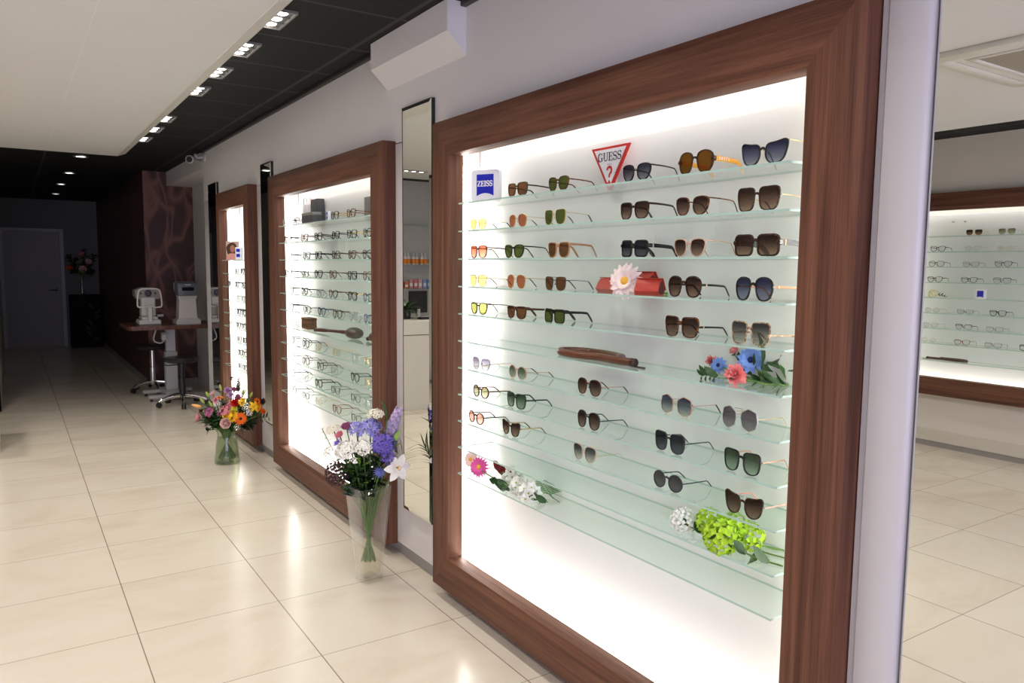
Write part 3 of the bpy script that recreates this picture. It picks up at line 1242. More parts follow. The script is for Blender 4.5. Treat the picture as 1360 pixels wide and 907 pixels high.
def make_glasses(kind, label, cat, W=.140, shape='square', lh=.044, gap=None, rim=.0030, fm=BLACKA, lens=L_BROWN, tm=None,
                 th=.006, tipm=None, bridge='bar', brow=None, tag_on=False, tl=.140, group=None, hz=None, letters=None, clasp=None, rx=0.0):
    tm = tm or fm
    metal = rim < .0016
    gap = gap if gap is not None else (.016 if metal else .012)
    lw = (W - gap - 4 * rim - .006) / 2
    cx = gap / 2 + rim + lw / 2
    pts = outline(shape, lw, lh)
    zmin = min(q[1] for q in pts)
    cz = -zmin + rim + .0006
    t = thing(kind, label, cat, group=group)
    wrap = lambda x: -1.25 * x * x
    dep = .0016 if metal else .0021

    fr = MB()
    n = len(pts)
    cen = (sum(q[0] for q in pts) / n, sum(q[1] for q in pts) / n)
    for s in (-1, 1):
        vs, fs = [], []
        for i, (a, b) in enumerate(pts):
            p0, p1 = Vector(pts[i - 1]), Vector(pts[(i + 1) % n])
            tg = (p1 - p0).normalized()
            nm = Vector((tg.y, -tg.x))
            if nm.dot(Vector((a - cen[0], b - cen[1]))) < 0:
                nm = -nm
            rr = rim
            if brow and b > lh * .12:
                rr = rim * (1 + (brow - 1) * min(1, (b - lh * .12) / (lh * .25)))
            o = (a + nm.x * rr, b + nm.y * rr)
            for (u, w_), y in (((a, b), dep), (o, dep * .55), (o, -dep), ((a, b), -dep)):
                X = s * (cx + u)
                vs.append((X, wrap(X) + y, cz + w_))
        for i in range(n):
            j = (i + 1) % n
            for k in range(4):
                k2 = (k + 1) % 4
                q = (i * 4 + k, j * 4 + k, j * 4 + k2, i * 4 + k2)
                fs.append(q if s < 0 else q[::-1])
        fr.add(vs, fs, 0, True)
    # bridge
    inner = [q for q in pts if q[0] < -.40 * lw]
    zb = cz + lh * .22
    xb = gap / 2 + rim * .3
    if bridge == 'bar':
        r0 = max(rim * 1.1, .0022)
        fr.tube(bez([(-xb - .002, wrap(xb) - .0005, zb - .002), (-xb * .4, 0.0008, zb + .0022), (xb * .4, 0.0008, zb + .0022), (xb + .002, wrap(xb) - .0005, zb - .002)], 4), r0, 8, flat=.7)
    elif bridge == 'keyhole':
        r0 = max(rim * 1.2, .003)
        fr.tube(bez([(-xb - .002, wrap(xb), zb), (0, 0.001, zb + .004), (xb + .002, wrap(xb), zb)], 5), r0, 8, flat=.7)
    else:
        fr.tube(bez([(-xb - .001, wrap(xb), zb - .003), (0, 0.0012, zb + .001), (xb + .001, wrap(xb), zb - .003)], 5), .0010, 6)
        if bridge == 'double':
            top = cz + max(q[1] for q in pts) * .93
            fr.tube([(-xb - .006, wrap(xb), top), (0, 0.0012, top + .001), (xb + .006, wrap(xb), top)], .0010, 6)
    if rim < .0026:   # pads on wires
        for s in (-1, 1):
            fr.tube(bez([(s * (gap / 2 + .001), -.002, zb - .004), (s * (gap / 2 - .002), -.007, zb - .007), (s * (gap / 2 - .003), -.006, zb - .012)], 4), .0006, 5)
            fr.ball((s * (gap / 2 - .003), -.006, zb - .013), .0032, 8, 6, sc=(.5, .6, 1.2))
    # end pieces to the hinges
    hz = cz + (hz if hz is not None else .28) * lh
    xe = W / 2 - .0015
    for s in (-1, 1):
        xo = cx + lw / 2 - .001
        fr.tube([(s * xo, wrap(xo), hz), (s * (xe - .001), wrap(xo) - .001, hz), (s * xe, wrap(xe) - .007, hz)],
                [max(th * .48, .0012)] * 3, 8, flat=.75)
    fr.build('frame_front', fm, t)
    # lenses
    for s in (-1, 1):
        vs, fs = [], []
        for y in (.0006, -.0006):
            for a, b in pts:
                X = s * (cx + a)
                vs.append((X, wrap(X) + y, cz + b))
        c0 = (s * cx, wrap(cx) + .0022, cz)
        c1 = (s * cx, wrap(cx) + .0010, cz)
        vs += [c0, c1]
        for i in range(n):
            j = (i + 1) % n
            a_ = (2 * n, i, j) if s < 0 else (2 * n, j, i)
            b_ = (2 * n + 1, n + j, n + i) if s < 0 else (2 * n + 1, n + i, n + j)
            fs += [a_, b_]
            q = (i, i + n, j + n, j)
            fs.append(q if s < 0 else q[::-1])
        MB().add(vs, fs, 0, True).build('lens', lens, t, sharp=60)
    # temples
    for s in (-1, 1):
        y0 = wrap(xe) - .007
        path = bez([(s * xe, y0, hz), (s * (xe + .002), -.05, hz - .001), (s * (xe - .001), -tl * .70, hz - .004),
                    (s * (xe - .004), -tl * .82, hz * .78), (s * (xe - .009), -tl, .0035)], 4)
        k = len(path)
        if th > .0022:
            rad = [th * .5 * (1.0 - .12 * math.sin(PI * i / (k - 1))) for i in range(k)]
            rad[-1] *= .6
            tb = MB().tube(path, rad, 8, flat=min(1, .0016 / (th * .5)), up=(0, .25, 1))
        else:
            tb = MB().tube(path, th * .5, 6)
        to = tb.build('temple', tm, t)
        if tipm:
            q = path[-7:]
            MB().tube(q, [.0011] + [.0020] * 5 + [.0015], 8).build('temple_tip', tipm, to)
        if letters:
            lb = MB()
            for u in range(5):
                y = y0 - .012 - u * .009
                lb.box((s * (xe + .0036) - .0004, y - .0045, hz - .0035), (s * (xe + .0036) + .0004, y, hz - .002))
                lb.box((s * (xe + .0036) - .0004, y - .0045, hz + .002), (s * (xe + .0036) + .0004, y, hz + .0035))
                lb.box((s * (xe + .0036) - .0004, y - .0018, hz - .0035), (s * (xe + .0036) + .0004, y - .0002, hz + .0035))
            lb.build('lettering', letters, to)
        if clasp:
            mb = MB().box((s * (xe + .001) - .0022, y0 - .016, hz - th * .55), (s * (xe + .001) + .0022, y0 - .011, hz + th * .55), bev=.0008)
            mb.build('metal_clasp', clasp, to)
    if tag_on:
        mb = MB().box((-.004, -.010, zb - .003), (.004, -.0085, zb + .013), bev=.0006)
        mb.box((-.0045, -.010, zb - .020), (.0045, -.0088, zb - .003), bev=.0006)
        mb.build('price_tag', WHITEP, t)
    return t


def dims(x0, x1, Y=-1.672):
    a, b = on_y(x0, 300, Y).x, on_y(x1, 300, Y).x
    return (a + b) / 2, a - b


GRP = 'sunglasses on the shelves of the nearest display'
ON = ' on the {} shelf of the nearest display'
NEAR = [
    # shelf, x0, x1, label, options
    (0, 672.7, 699, 'olive square sunglasses with brown lenses' + ON, dict(shape='square', lh=.043, fm=OLIVE, lens=L_BROWN, th=.006)),
    (0, 726, 754, 'tortoise round sunglasses with green lenses' + ON, dict(shape='panto', lh=.044, fm=TORT, lens=L_GREEN, bridge='keyhole', th=.005)),
    (0, 824, 861.5, 'black round sunglasses with gold bridge' + ON, dict(shape='panto', lh=.046, fm=BLACKA, lens=L_GRAD, bridge='wire', th=.005, hz=.40)),
    (0, 897, 944, 'brown-lensed sunglasses with thick amber temples' + ON, dict(shape='hex', lh=.052, fm=DTORT, lens=L_ORBR, tm=AMBER, th=.015, letters=WHITEP, hz=.1)),
    (0, 979.7, 1040, 'black cat-eye sunglasses, blue lenses, gold temples' + ON, dict(shape='cat', lh=.050, fm=BLACKA, lens=L_BLUE, tm=GOLD, th=.0030, tipm=BLACKA, hz=.56)),
    (1, 624.5, 644, 'gold metal sunglasses with yellow lenses' + ON, dict(shape='aviator', lh=.042, rim=.0011, fm=GOLD, lens=L_YEL, th=.002, tipm=BLACKA, bridge='double')),
    (1, 675.6, 697.7, 'gold metal sunglasses with pinkish brown lenses' + ON, dict(shape='aviator', lh=.045, rim=.0011, fm=GOLD, lens=L_PINKB, th=.002, tipm=BLACKA, bridge='wire')),
    (1, 722.6, 749.7, 'gold metal sunglasses with dark green lenses' + ON, dict(shape='square', lh=.049, rim=.0011, fm=GOLD, lens=L_GREEN, th=.002, tipm=BLACKA, bridge='wire')),
    (1, 821.4, 860.5, 'tortoise square sunglasses with brown gradient lenses' + ON, dict(shape='square', lh=.046, fm=DTORT, lens=L_BRGR, th=.007, hz=.42)),
    (1, 895, 940, 'tortoise round sunglasses with thin gold bridge' + ON, dict(shape='panto', lh=.047, fm=TORT, lens=L_BRGR, bridge='wire', th=.004, hz=.42)),
    (1, 976, 1033, 'oversized dark geometric sunglasses with gold temples' + ON, dict(shape='bigbox', lh=.054, fm=DTORT, lens=L_BRGR, tm=GOLD, tipm=BLACKA, th=.0028, hz=.15)),
    (2, 623.7, 646, 'tortoise sunglasses with coral gradient lenses' + ON, dict(shape='square', lh=.044, fm=TORT, lens=L_RED, th=.005, hz=.38)),
    (2, 669, 695, 'black sunglasses with olive green lenses' + ON, dict(shape='panto', lh=.045, fm=BLACKA, lens=L_GREEN, th=.005, hz=.40)),
    (2, 728.5, 754.7, 'nude beige sunglasses with solid brown lenses' + ON, dict(shape='square', lh=.047, fm=NUDE, lens=L_BROWN, th=.008, hz=.42)),
    (2, 824, 860.5, 'chunky black square sunglasses' + ON, dict(shape='box', lh=.043, rim=.0042, fm=BLACKA, lens=L_DGREY, th=.013, hz=.22, clasp=SILV)),
    (2, 894, 938, 'translucent beige round sunglasses' + ON, dict(shape='panto', lh=.046, fm=BEIGE, lens=L_BRGR, th=.0045, hz=.42, tag_on=True)),
    (2, 974.7, 1035, 'big square tortoise sunglasses with grey temples' + ON, dict(shape='box', lh=.047, rim=.0045, fm=DTORT, lens=L_BRGR, tm=GREY2, th=.016, hz=.15, clasp=GOLD)),
    (3, 623.7, 645, 'yellow-lensed browline sunglasses' + ON, dict(shape='square', lh=.042, rim=.0012, brow=2.6, fm=GOLD, lens=L_YEL, th=.0022, tipm=TORT, bridge='wire')),
    (3, 674, 697, 'brown aviator sunglasses with double bridge' + ON, dict(shape='aviator', lh=.049, rim=.0011, fm=GOLD, lens=L_PINKB, th=.002, tipm=BLACKA, bridge='double')),
    (3, 725, 750.5, 'squarish metal aviators with dark brown lenses' + ON, dict(shape='square', lh=.045, rim=.0013, fm=GUNM, lens=L_BROWN, th=.0022, tipm=BLACKA, bridge='double')),
    (3, 889, 932.6, 'dark plum butterfly sunglasses' + ON, dict(shape='hex', lh=.051, rim=.0035, fm=DTORT, lens=L_BRGR, th=.007, tm=BLACKA, hz=.12, clasp=GOLD)),
    (3, 978, 1030, 'black hexagonal sunglasses with blue gradient lenses' + ON, dict(shape='hex', lh=.052, rim=.0036, fm=BLACKA, lens=L_BLUE, th=.007, tm=NUDE, hz=.12, clasp=GOLD)),
    (4, 625, 646.5, 'dark keyhole sunglasses with pale green lenses' + ON, dict(shape='panto', lh=.044, fm=DTORT, lens=L_LGREEN, th=.004, bridge='keyhole', hz=.42)),
    (4, 673, 699, 'flat-topped brown sunglasses with brown lenses' + ON, dict(shape='square', lh=.041, rim=.0034, fm=BROWNA, lens=L_BROWN, th=.009, hz=.36)),
    (4, 723.5, 750.5, 'flat-topped black sunglasses with green lenses' + ON, dict(shape='box', lh=.043, rim=.0030, fm=BLACKA, lens=L_GREEN, th=.010, hz=.36)),
    (4, 885, 931, 'large tortoise square sunglasses with brown lenses' + ON, dict(shape='bigbox', lh=.052, rim=.0034, fm=TORT, lens=L_BRGR, th=.006, tm=BLACKA, hz=.05, clasp=GOLD)),
    (4, 975, 1028, 'pale leopard sunglasses with grey gradient lenses' + ON, dict(shape='bigbox', lh=.054, rim=.0030, fm=LEOP, lens=L_FOG, th=.006, hz=-.05, tag_on=True)),
    (6, 627.6, 650.4, 'thin steel-blue sunglasses with lilac gradient lenses' + ON, dict(shape='panto', lh=.050, rim=.0014, fm=BLUEM, lens=L_LILAC, th=.002, bridge='wire', tm=ROSEG, hz=.1)),
    (6, 676, 701, 'rose round sunglasses with pale green lenses' + ON, dict(shape='round', lh=.050, rim=.0018, fm=ROSEG, lens=L_GRGR, th=.002, bridge='wire', tipm=BURG, hz=.1)),
    (6, 770, 801, 'rust hexagonal sunglasses with brown lenses' + ON, dict(shape='hex', lh=.048, rim=.0022, fm=BROWNA, lens=L_BRGR, th=.0026, bridge='bar', tm=ROSEG, tipm=BROWNA, hz=.1)),
    (6, 883, 926, 'rose-gold hexagon sunglasses with blue-grey lenses' + ON, dict(shape='hexa', lh=.052, rim=.0014, fm=ROSEG, lens=L_BLGR, th=.002, bridge='wire', tipm=BURG, hz=.1)),
    (6, 968, 1015, 'silver hexagon sunglasses with grey-purple lenses' + ON, dict(shape='hexa', lh=.055, rim=.0013, fm=SILV, lens=L_GREY2, th=.002, bridge='double', tm=GOLD, hz=.1)),
    (7, 628, 650, 'burgundy round sunglasses with pale green lenses' + ON, dict(shape='oval', lh=.050, rim=.0036, fm=BURG, lens=L_PALEG, th=.005, hz=.15)),
    (7, 673.6, 699.8, 'dark green square sunglasses' + ON, dict(shape='bigbox', lh=.050, rim=.0034, fm=GREENA, lens=L_GRGR, th=.006, hz=.15)),
    (7, 770, 801, 'grey geometric sunglasses with brown lenses' + ON, dict(shape='hex', lh=.051, rim=.0028, fm=GREYA, lens=L_BRGR, th=.004, hz=.1, tag_on=True)),
    (7, 876, 918, 'smoke-grey squarish sunglasses' + ON, dict(shape='square', lh=.052, rim=.0028, fm=GREYA, lens=L_DGREY, th=.004, hz=.1, tag_on=True)),
    (7, 972, 1022, 'black square sunglasses with green gradient lenses' + ON, dict(shape='square', lh=.053, rim=.0032, fm=BLACKA, lens=L_GRGR, th=.004, tm=ROSEG, hz=.15, tag_on=True)),
    (8, 622, 643.6, 'dark round sunglasses with pink lenses' + ON, dict(shape='oval', lh=.050, rim=.0036, fm=DTORT, lens=L_ROSE, th=.005, hz=.15)),
    (8, 668, 692, 'brown cat-eye sunglasses with sand temples' + ON, dict(shape='cat', lh=.048, rim=.0036, fm=DTORT, lens=L_BRGR, th=.005, tm=SAND, hz=.15, tipm=BLACKA)),
    (8, 765.7, 797, 'white-rimmed round sunglasses with fog-grey lenses' + ON, dict(shape='panto', lh=.052, rim=.0016, fm=BEIGE, lens=L_FOG, th=.0018, bridge='wire', tm=GOLD, hz=.0, tag_on=True)),
    (8, 875, 917, 'round smoke-grey sunglasses' + ON, dict(shape='round', lh=.050, rim=.0030, fm=GREYA, lens=L_DGREY, th=.004, hz=.1, tag_on=True)),
    (8, 974.7, 1028, 'big cat-eye sunglasses with clear pink temples' + ON, dict(shape='cat', lh=.051, rim=.0032, fm=DTORT, lens=L_BRGR, th=.005, tm=ROSEA, hz=.15, tag_on=True)),
]
for sh, x0, x1, lab, o in NEAR:
    xc, w_ = dims(x0, x1)
    yy = -1.672 if sh < 6 else -1.676
    xc, w_ = dims(x0, x1, yy)
    w_ = min(.150, max(.128, w_))
    g = make_glasses('sunglasses', lab.format(ORD[sh]), 'sunglasses', W=w_, group=GRP, **o)
    g.location = (xc, yy, SH_Z[sh] + .0033)
    g.rotation_euler = (0, 0, random.uniform(-.03, .03))

# ---- clear eyeglasses: one of each style, then copies
STY = {
    'a': ('black square eyeglasses', dict(shape='square', lh=.040, rim=.0034, fm=BLACKA, th=.0060)),
    'b': ('black round eyeglasses', dict(shape='panto', lh=.042, rim=.0030, fm=BLACKA, th=.0050)),
    'c': ('tortoise eyeglasses', dict(shape='panto', lh=.042, rim=.0032, fm=TORT, th=.0055)),
    'd': ('dark eyeglasses with sand temples', dict(shape='square', lh=.040, rim=.0032, fm=BLACKA, tm=SAND, th=.0065)),
    'e': ('thin gold eyeglasses', dict(shape='round', lh=.043, rim=.0015, fm=GOLD, th=.0022, bridge='wire')),
    'f': ('thin silver eyeglasses', dict(shape='panto', lh=.042, rim=.0015, fm=SILV, th=.0022, bridge='wire')),
    'g': ('dark metal eyeglasses', dict(shape='square', lh=.038, rim=.0016, fm=GUNM, th=.0030, bridge='wire')),
    'h': ('clear grey eyeglasses', dict(shape='panto', lh=.042, rim=.0028, fm=acetate('crystal_grey', (168, 172, 170)), th=.0045)),
    'i': ('brown eyeglasses', dict(shape='hex', lh=.041, rim=.0026, fm=BROWNA, th=.0045)),
    'j': ('black browline eyeglasses', dict(shape='square', lh=.040, rim=.0013, brow=3.4, fm=BLACKA, th=.0050, bridge='wire')),
    'k': ('slate blue eyeglasses', dict(shape='panto', lh=.042, rim=.0028, fm=acetate('slate_blue', (52, 58, 92)), th=.0045)),
    'm': ('rust red eyeglasses', dict(shape='panto', lh=.042, rim=.0026, fm=acetate('rust', (130, 60, 40)), th=.0040)),
    's': ('brown-lensed sunglasses', dict(shape='square', lh=.042, rim=.0016, fm=GOLD, lens=L_BRGR, th=.0026, bridge='wire')),
    't': ('grey-lensed sunglasses', dict(shape='square', lh=.042, rim=.0020, fm=SILV, lens=L_PALEG, th=.0026, bridge='wire')),
}
PROTO = {}


def place(style, loc, rz, where, group):
    nm, o = STY[style]
    lab = nm + ', ' + where
    if style not in PROTO:
        o2 = dict(o)
        o2.setdefault('lens', L_CLEAR)
        kind = 'sunglasses' if 'lensed' in nm else 'eyeglasses'
        PROTO[style] = make_glasses(kind, lab, kind, W=.134, group=group, **o2)
        g = PROTO[style]
        g.location = loc
        g.rotation_euler = (0, 0, rz)
    else:
        g = dup(PROTO[style], lab, group, loc, (0, 0, rz))
    return g


c1 = lambda a: 350 + a / 3.628
MID = {
    0: [(112, 'f'), (158, 'j'), (344, 'd'), (422, 'c')],
    1: [(119, 'a'), (198, 'c'), (264, 'a'), (347, 'b'), (424, 'd'), (503, 'b')],
    2: [(122, 'j'), (207, 'k'), (263, 'a'), (347, 'i'), (424, 'c'), (502, 'a')],
    3: [(120, 'a'), (198, 'g'), (262, 'b'), (332, 'c'), (424, 'a'), (499, 'i')],
    4: [(127, 'a'), (195, 'b'), (270, 'f'), (332, 'c'), (424, 'd'), (503, 'k')],
    5: [(127, 'a'), (204, 'g'), (275, 'k'), (350, 'i'), (430, 'h'), (504, 'k')],
    7: [(126, 'a'), (196, 'b'), (255, 'e'), (343, 'e'), (434, 'f'), (509, 'e')],
    8: [(127, 'j'), (195, 'i'), (264, 'j'), (332, 'f'), (432, 'b'), (509, 'e')],
    9: [(127, 'a'), (190, 'f'), (255, 'a'), (336, 'g'), (434, 'g'), (509, 'f')],
    10: [(132, 'i'), (192, 'g'), (254, 'e'), (342, 'm'), (436, 'g')],
}
for sh, row in MID.items():
    for k, (px, st) in enumerate(row):
        P = on_y(c1(px), 400, -1.672)
        if P.x < 4.06:
            P.x = max(P.x, 4.04)
        place(st, (P.x, -1.674, SH_Z[sh] + .0033), random.uniform(-.06, .06),
              '%s from the far end, %s shelf of middle display' % (NTH[k], ORD[sh]), 'eyeglasses on the shelves of the middle display')
FORD = ['top', 'second', 'third', 'fourth', 'fifth', 'sixth', 'seventh', 'eighth', 'bottom']
FAR = {3: [(314.5, 'g'), (322, 'b')], 4: [(306, 'a'), (314.5, 'b'), (323, 'a')], 5: [(308, 'h'), (315.5, 'f'), (322, 'h')],
       6: [(308.5, 'b'), (316, 'a'), (322.5, 'a')], 7: [(307, 'g'), (315, 'b'), (322, 'j')], 8: [(307.5, 'f'), (315.5, 'g'), (322.5, 'b')],
       9: [(308, 'f'), (316.5, 'a'), (322.5, 'c')], 10: [(309, 'e'), (316, 'g'), (322.5, 'i')]}
for sh, row in FAR.items():
    for k, (px, st) in enumerate(row):
        P = on_y(px, 400, -1.672)
        place(st, (P.x, -1.674, SH_Z[sh] + .0033), random.uniform(-.06, .06),
              '%s from the far end, %s shelf of farthest display' % (NTH[k], FORD[sh - 2]), 'eyeglasses on the shelves of the farthest display')
OPPROW = {0: [(3.335, 's'), (3.08, 't')], 1: [(3.63, 'b'), (3.335, 'f'), (3.08, 'e')], 2: [(3.635, 'i'), (3.345, 'g'), (3.09, 'b')],
          3: [(3.64, 'c'), (3.35, 'b'), (3.09, 'j')], 5: [(3.645, 'e'), (3.365, 'g'), (3.105, 'a')], 6: [(3.655, 'f'), (3.37, 'j'), (3.12, 'g')],
          7: [(3.66, 'e'), (3.375, 'm'), (3.125, 'g'), (2.86, 'a')]}
for sh, row in OPPROW.items():
    for k, (x, st) in enumerate(row):
        kk = k + (1 if sh == 0 else 0)
        place(st, (x, YSO + .022, OPZ[sh] + .0033), PI + random.uniform(-.05, .05),
              '%s from the white upright, %s shelf in the big mirror' % (NTH[k], FORD[sh]), 'eyewear on the display seen in the big mirror')
# ------------------------------------------------------------------ signs and other things on the shelves
M_ACR = pbr('white_acrylic', (.82, .83, .87, 1), .25, noise=.01)
M_BLUE = pbr('deep_blue_print', srgb(16, 28, 170), .35, noise=.02)
M_RED = pbr('red_print', srgb(205, 44, 40), .4, noise=.02)
M_NAVY = pbr('navy_print', srgb(28, 34, 70), .4, noise=.02)
M_GREYP = pbr('pale_grey_print', srgb(150, 150, 155), .5)
M_WPRINT = pbr('white_print', (.9, .9, .92, 1), .35)


def strokes(mb, segs, M, th=.0006, mi=0):
    """flat lettering from strokes (x0,z0,x1,z1,w) in a unit cell"""
    for x0, z0, x1, z1, w in segs:
        d = Vector((x1 - x0, z1 - z0))
        L_ = d.length
        d.normalize()
        nrm = Vector((-d.y, d.x)) * (w / 2)
        q = [(x0 + nrm.x, z0 + nrm.y), (x1 + nrm.x, z1 + nrm.y), (x1 - nrm.x, z1 - nrm.y), (x0 - nrm.x, z0 - nrm.y)]
        mb.prism(q, 0, th, mi, 'y', M=M)


def arc(cx, cz, rx, rz, a0, a1, w, n=9):
    out = []
    for i in range(n):
        u = math.radians(a0 + (a1 - a0) * i / n)
        v = math.radians(a0 + (a1 - a0) * (i + 1) / n)
        out.append((cx + rx * math.cos(u), cz + rz * math.sin(u), cx + rx * math.cos(v), cz + rz * math.sin(v), w))
    return out


B_, T_, SF = .17, .07, .07   # thick, thin, serif


def glyph(c, heavy=False):
    b = .24 if heavy else B_
    t_ = .11 if heavy else T_
    if c == 'Z':
        return [(.06, .95, .76, .95, t_), (.06, .05, .76, .05, t_), (.70, .93, .12, .07, b), (.08, .99, .08, .74, t_), (.74, .01, .74, .28, t_)]
    if c == 'E':
        return [(.20, 0, .20, 1, b), (.04, .96, .70, .96, t_), (.04, .04, .72, .04, t_), (.2, .52, .54, .52, t_), (.68, .99, .68, .74, t_), (.70, .01, .70, .28, t_), (.54, .38, .54, .66, t_)]
    if c == 'I':
        return [(.20, 0, .20, 1, b), (.02, .97, .38, .97, t_), (.02, .03, .38, .03, t_)]
    if c == 'S':
        return arc(.36, .74, .26, .23, 20, 180, t_ * 1.3) + arc(.36, .74, .26, .23, 180, 270, b) + arc(.36, .27, .27, .25, 90, -20, b) + \
            arc(.36, .27, .27, .24, -20, -170, t_ * 1.3) + [(.62, .98, .62, .72, t_), (.10, .02, .10, .30, t_)]
    if c == 'G':
        return arc(.44, .5, .36, .48, 50, 110, t_ * 1.3) + arc(.44, .5, .36, .48, 110, 250, b) + arc(.44, .5, .36, .48, 250, 320, t_ * 1.3) + \
            [(.74, .04, .74, .40, b * .9), (.56, .42, .90, .42, t_), (.74, .98, .74, .70, t_)]
    if c == 'U':
        return [(.18, 1, .18, .34, b), (.74, 1, .74, .34, t_ * 1.2)] + arc(.46, .34, .28, .31, 180, 360, t_ * 1.5) + [(.02, .97, .36, .97, t_), (.60, .97, .88, .97, t_)]
    return []


ADV = {'Z': .86, 'E': .80, 'I': .44, 'S': .76, 'G': .96, 'U': .92}


def word(txt, w, h, M, mat, parent, name, heavy=False, face=1):
    tot = sum(ADV[c] for c in txt)
    mb = MB()
    x = 0
    for c in txt:
        sg = [((a + x) / tot * w - w / 2, b * h, (d + x) / tot * w - w / 2, e * h, q * (h * .9)) for a, b, d, e, q in glyph(c, heavy)]
        strokes(mb, sg, M)
        x += ADV[c]
    return mb.build(name, mat, parent, recalc=True)


FLIP = Matrix.Rotation(PI, 4, 'Z')   # lettering reads from +Y: local x runs towards -X


def rrect(w, h, r, n=5):
    out = []
    for cx, cz, a in ((w / 2 - r, h / 2 - r, 0), (-w / 2 + r, h / 2 - r, 90), (-w / 2 + r, -h / 2 + r, 180), (w / 2 - r, -h / 2 + r, 270)):
        for i in range(n + 1):
            q = math.radians(a + 90 * i / n)
            out.append((cx + r * math.cos(q), cz + r * math.sin(q)))
    return out


def square_sign(loc, w, h, label, rz=0.0, words=True, group=None):
    """white acrylic block with the blue square and white letters"""
    t = thing('brand_sign', label, 'sign', loc, rz, group)
    d = .022
    T = Matrix.Translation((0, 0, h / 2)) @ FLIP
    MB().prism(rrect(w, h, w * .12), -d / 2, d / 2, 0, 'y', M=T).build('block', M_ACR, t, recalc=True)
    bw_, bh = w * .60, w * .66
    pts = [(-bw_ / 2, bh / 2), (bw_ / 2, bh / 2), (bw_ / 2, -bh / 2)]
    for i in range(1, 9):
        u = 1 - 2 * i / 9
        pts.append((bw_ / 2 * u, -bh / 2 + (1 - u * u) * bh * .13))
    pts.append((-bw_ / 2, -bh / 2))
    T2 = Matrix.Translation((0, 0, h * .52)) @ FLIP
    MB().prism(pts, -d / 2 - .0012, -d / 2 + .001, 0, 'y', M=T2).build('emblem', M_BLUE, t, recalc=True)
    if words:
        # lettering stands proud of the blue field
        T3 = Matrix.Translation((0, d / 2 + .0010, h * .52 - bh * .06)) @ FLIP @ Matrix.Translation((0, -.0012, 0))
        word('ZEISS', bw_ * .92, bh * .26, T3, M_WPRINT, t, 'lettering', heavy=True)
    return t


z1 = SH_Z[0] + .0033
P = on_y(646, 250, -1.715)
square_sign((P.x, -1.715, z1), .137, .134, 'white block sign with blue emblem on the top shelf of the nearest display', rz=.50)

# inverted triangle sign
t = thing('brand_sign', 'triangular red-edged sign with question mark on the top shelf', 'sign', (on_y(812, 240, -1.80).x, -1.795, z1))
w_, h_ = .205, .152
tri = [(-w_ / 2, h_), (w_ / 2, h_), (.006, 0), (-.006, 0)]
tri2 = [(-w_ / 2 + .017, h_ - .0085), (w_ / 2 - .017, h_ - .0085), (.0030, .014), (-.0030, .014)]
MB().prism([(a, b) for a, b in tri], -.004, .004, 0, 'y', M=FLIP).build('red_border', M_RED, t, recalc=True)
MB().prism(tri2, -.0052, 0, 0, 'y', M=FLIP).build('white_face', M_WPRINT, t, recalc=True)
word('GUESS', .128, .030, FLIP @ Matrix.Translation((0, -.0060, h_ - .050)), M_NAVY, t, 'lettering')
mb = MB()
q = []
q += [(a * .04 - .0, b * .04 + .052, c * .04, d * .04 + .052, e * .04) for a, b, c, d, e in
      arc(0, .42, .30, .30, 175, -60, .22) + [(.12, .16, 0, -.02, .20), (0, -.02, 0, -.20, .20)]]
strokes(mb, q, FLIP @ Matrix.Translation((0, -.0060, 0)))
mb.prism([(-.010, .022), (.010, .022), (0, .036)], -.0060, -.0050, 0, 'y', M=FLIP)
mb.build('question_mark', M_RED, t, recalc=True)
mb = MB()
for k in (-1, 0, 1):
    mb.box((k * .009 - .0025, .0050, h_ - .064), (k * .009 + .0025, .0058, h_ - .0605))
for s in (-1, 1):
    for k in range(5):
        u = k / 4
        x = s * (.052 - .020 * u)
        mb.box((x - .0022, .0050, .088 - .030 * u), (x + .0022, .0058, .0905 - .030 * u))
mb.build('small_print', M_GREYP, t)
MB().tube([(.062, -.0, h_ - .012), (.061, -.0, h_ - .012)], .001).build('registered_mark', M_NAVY, t) if False else None
mb = MB()
mb.box((-.03, -.030, 0), (.03, -.004, .003), bev=.001)
mb.box((-.03, -.008, 0), (.03, -.0041, .05), bev=.001)
mb.build('easel_foot', M_ACR, t)

# red folding cases with the gerbera (flower comes with the other flowers)
M_LEATH = pbr('red_leather', srgb(176, 46, 32), .45, noise=.08, nscale=60, bump=.15)
M_DKRED = pbr('dark_red_leather_edge', srgb(84, 20, 16), .6, noise=.05)
z4 = SH_Z[3] + .0033


def fold_case(loc, rz, L_, s, label, tilt=0):
    t = thing('eyewear_case', label, 'case', loc, rz, 'red folding eyewear cases')
    t.rotation_euler = (0, tilt, rz)
    a, h = s, s * .80
    tri = [(-a / 2, 0), (a / 2, 0), (a * .12, h), (-a * .08, h)]
    mb = MB().prism(chaikin(tri, 1), -L_ / 2, L_ / 2, 0, 'x')
    mb.build('body', M_LEATH, t, recalc=True, sharp=30)
    fl = [(a * .10, h + .0012), (-a * .10, h + .0012), (-a * .46, h * .30), (-a * .50, h * .30), (-a * .13, h + .0045), (a * .12, h + .0045)]
    MB().prism(fl, -L_ / 2 - .002, L_ / 2 + .002, 0, 'x').build('flap', M_LEATH, t, recalc=True)
    MB().prism([(u * .82, v * .82 + .004) for u, v in chaikin(tri, 1)], -L_ / 2 - .0012, -L_ / 2 - .0002, 0, 'x').build('end_panel', M_DKRED, t, recalc=True)
    return t


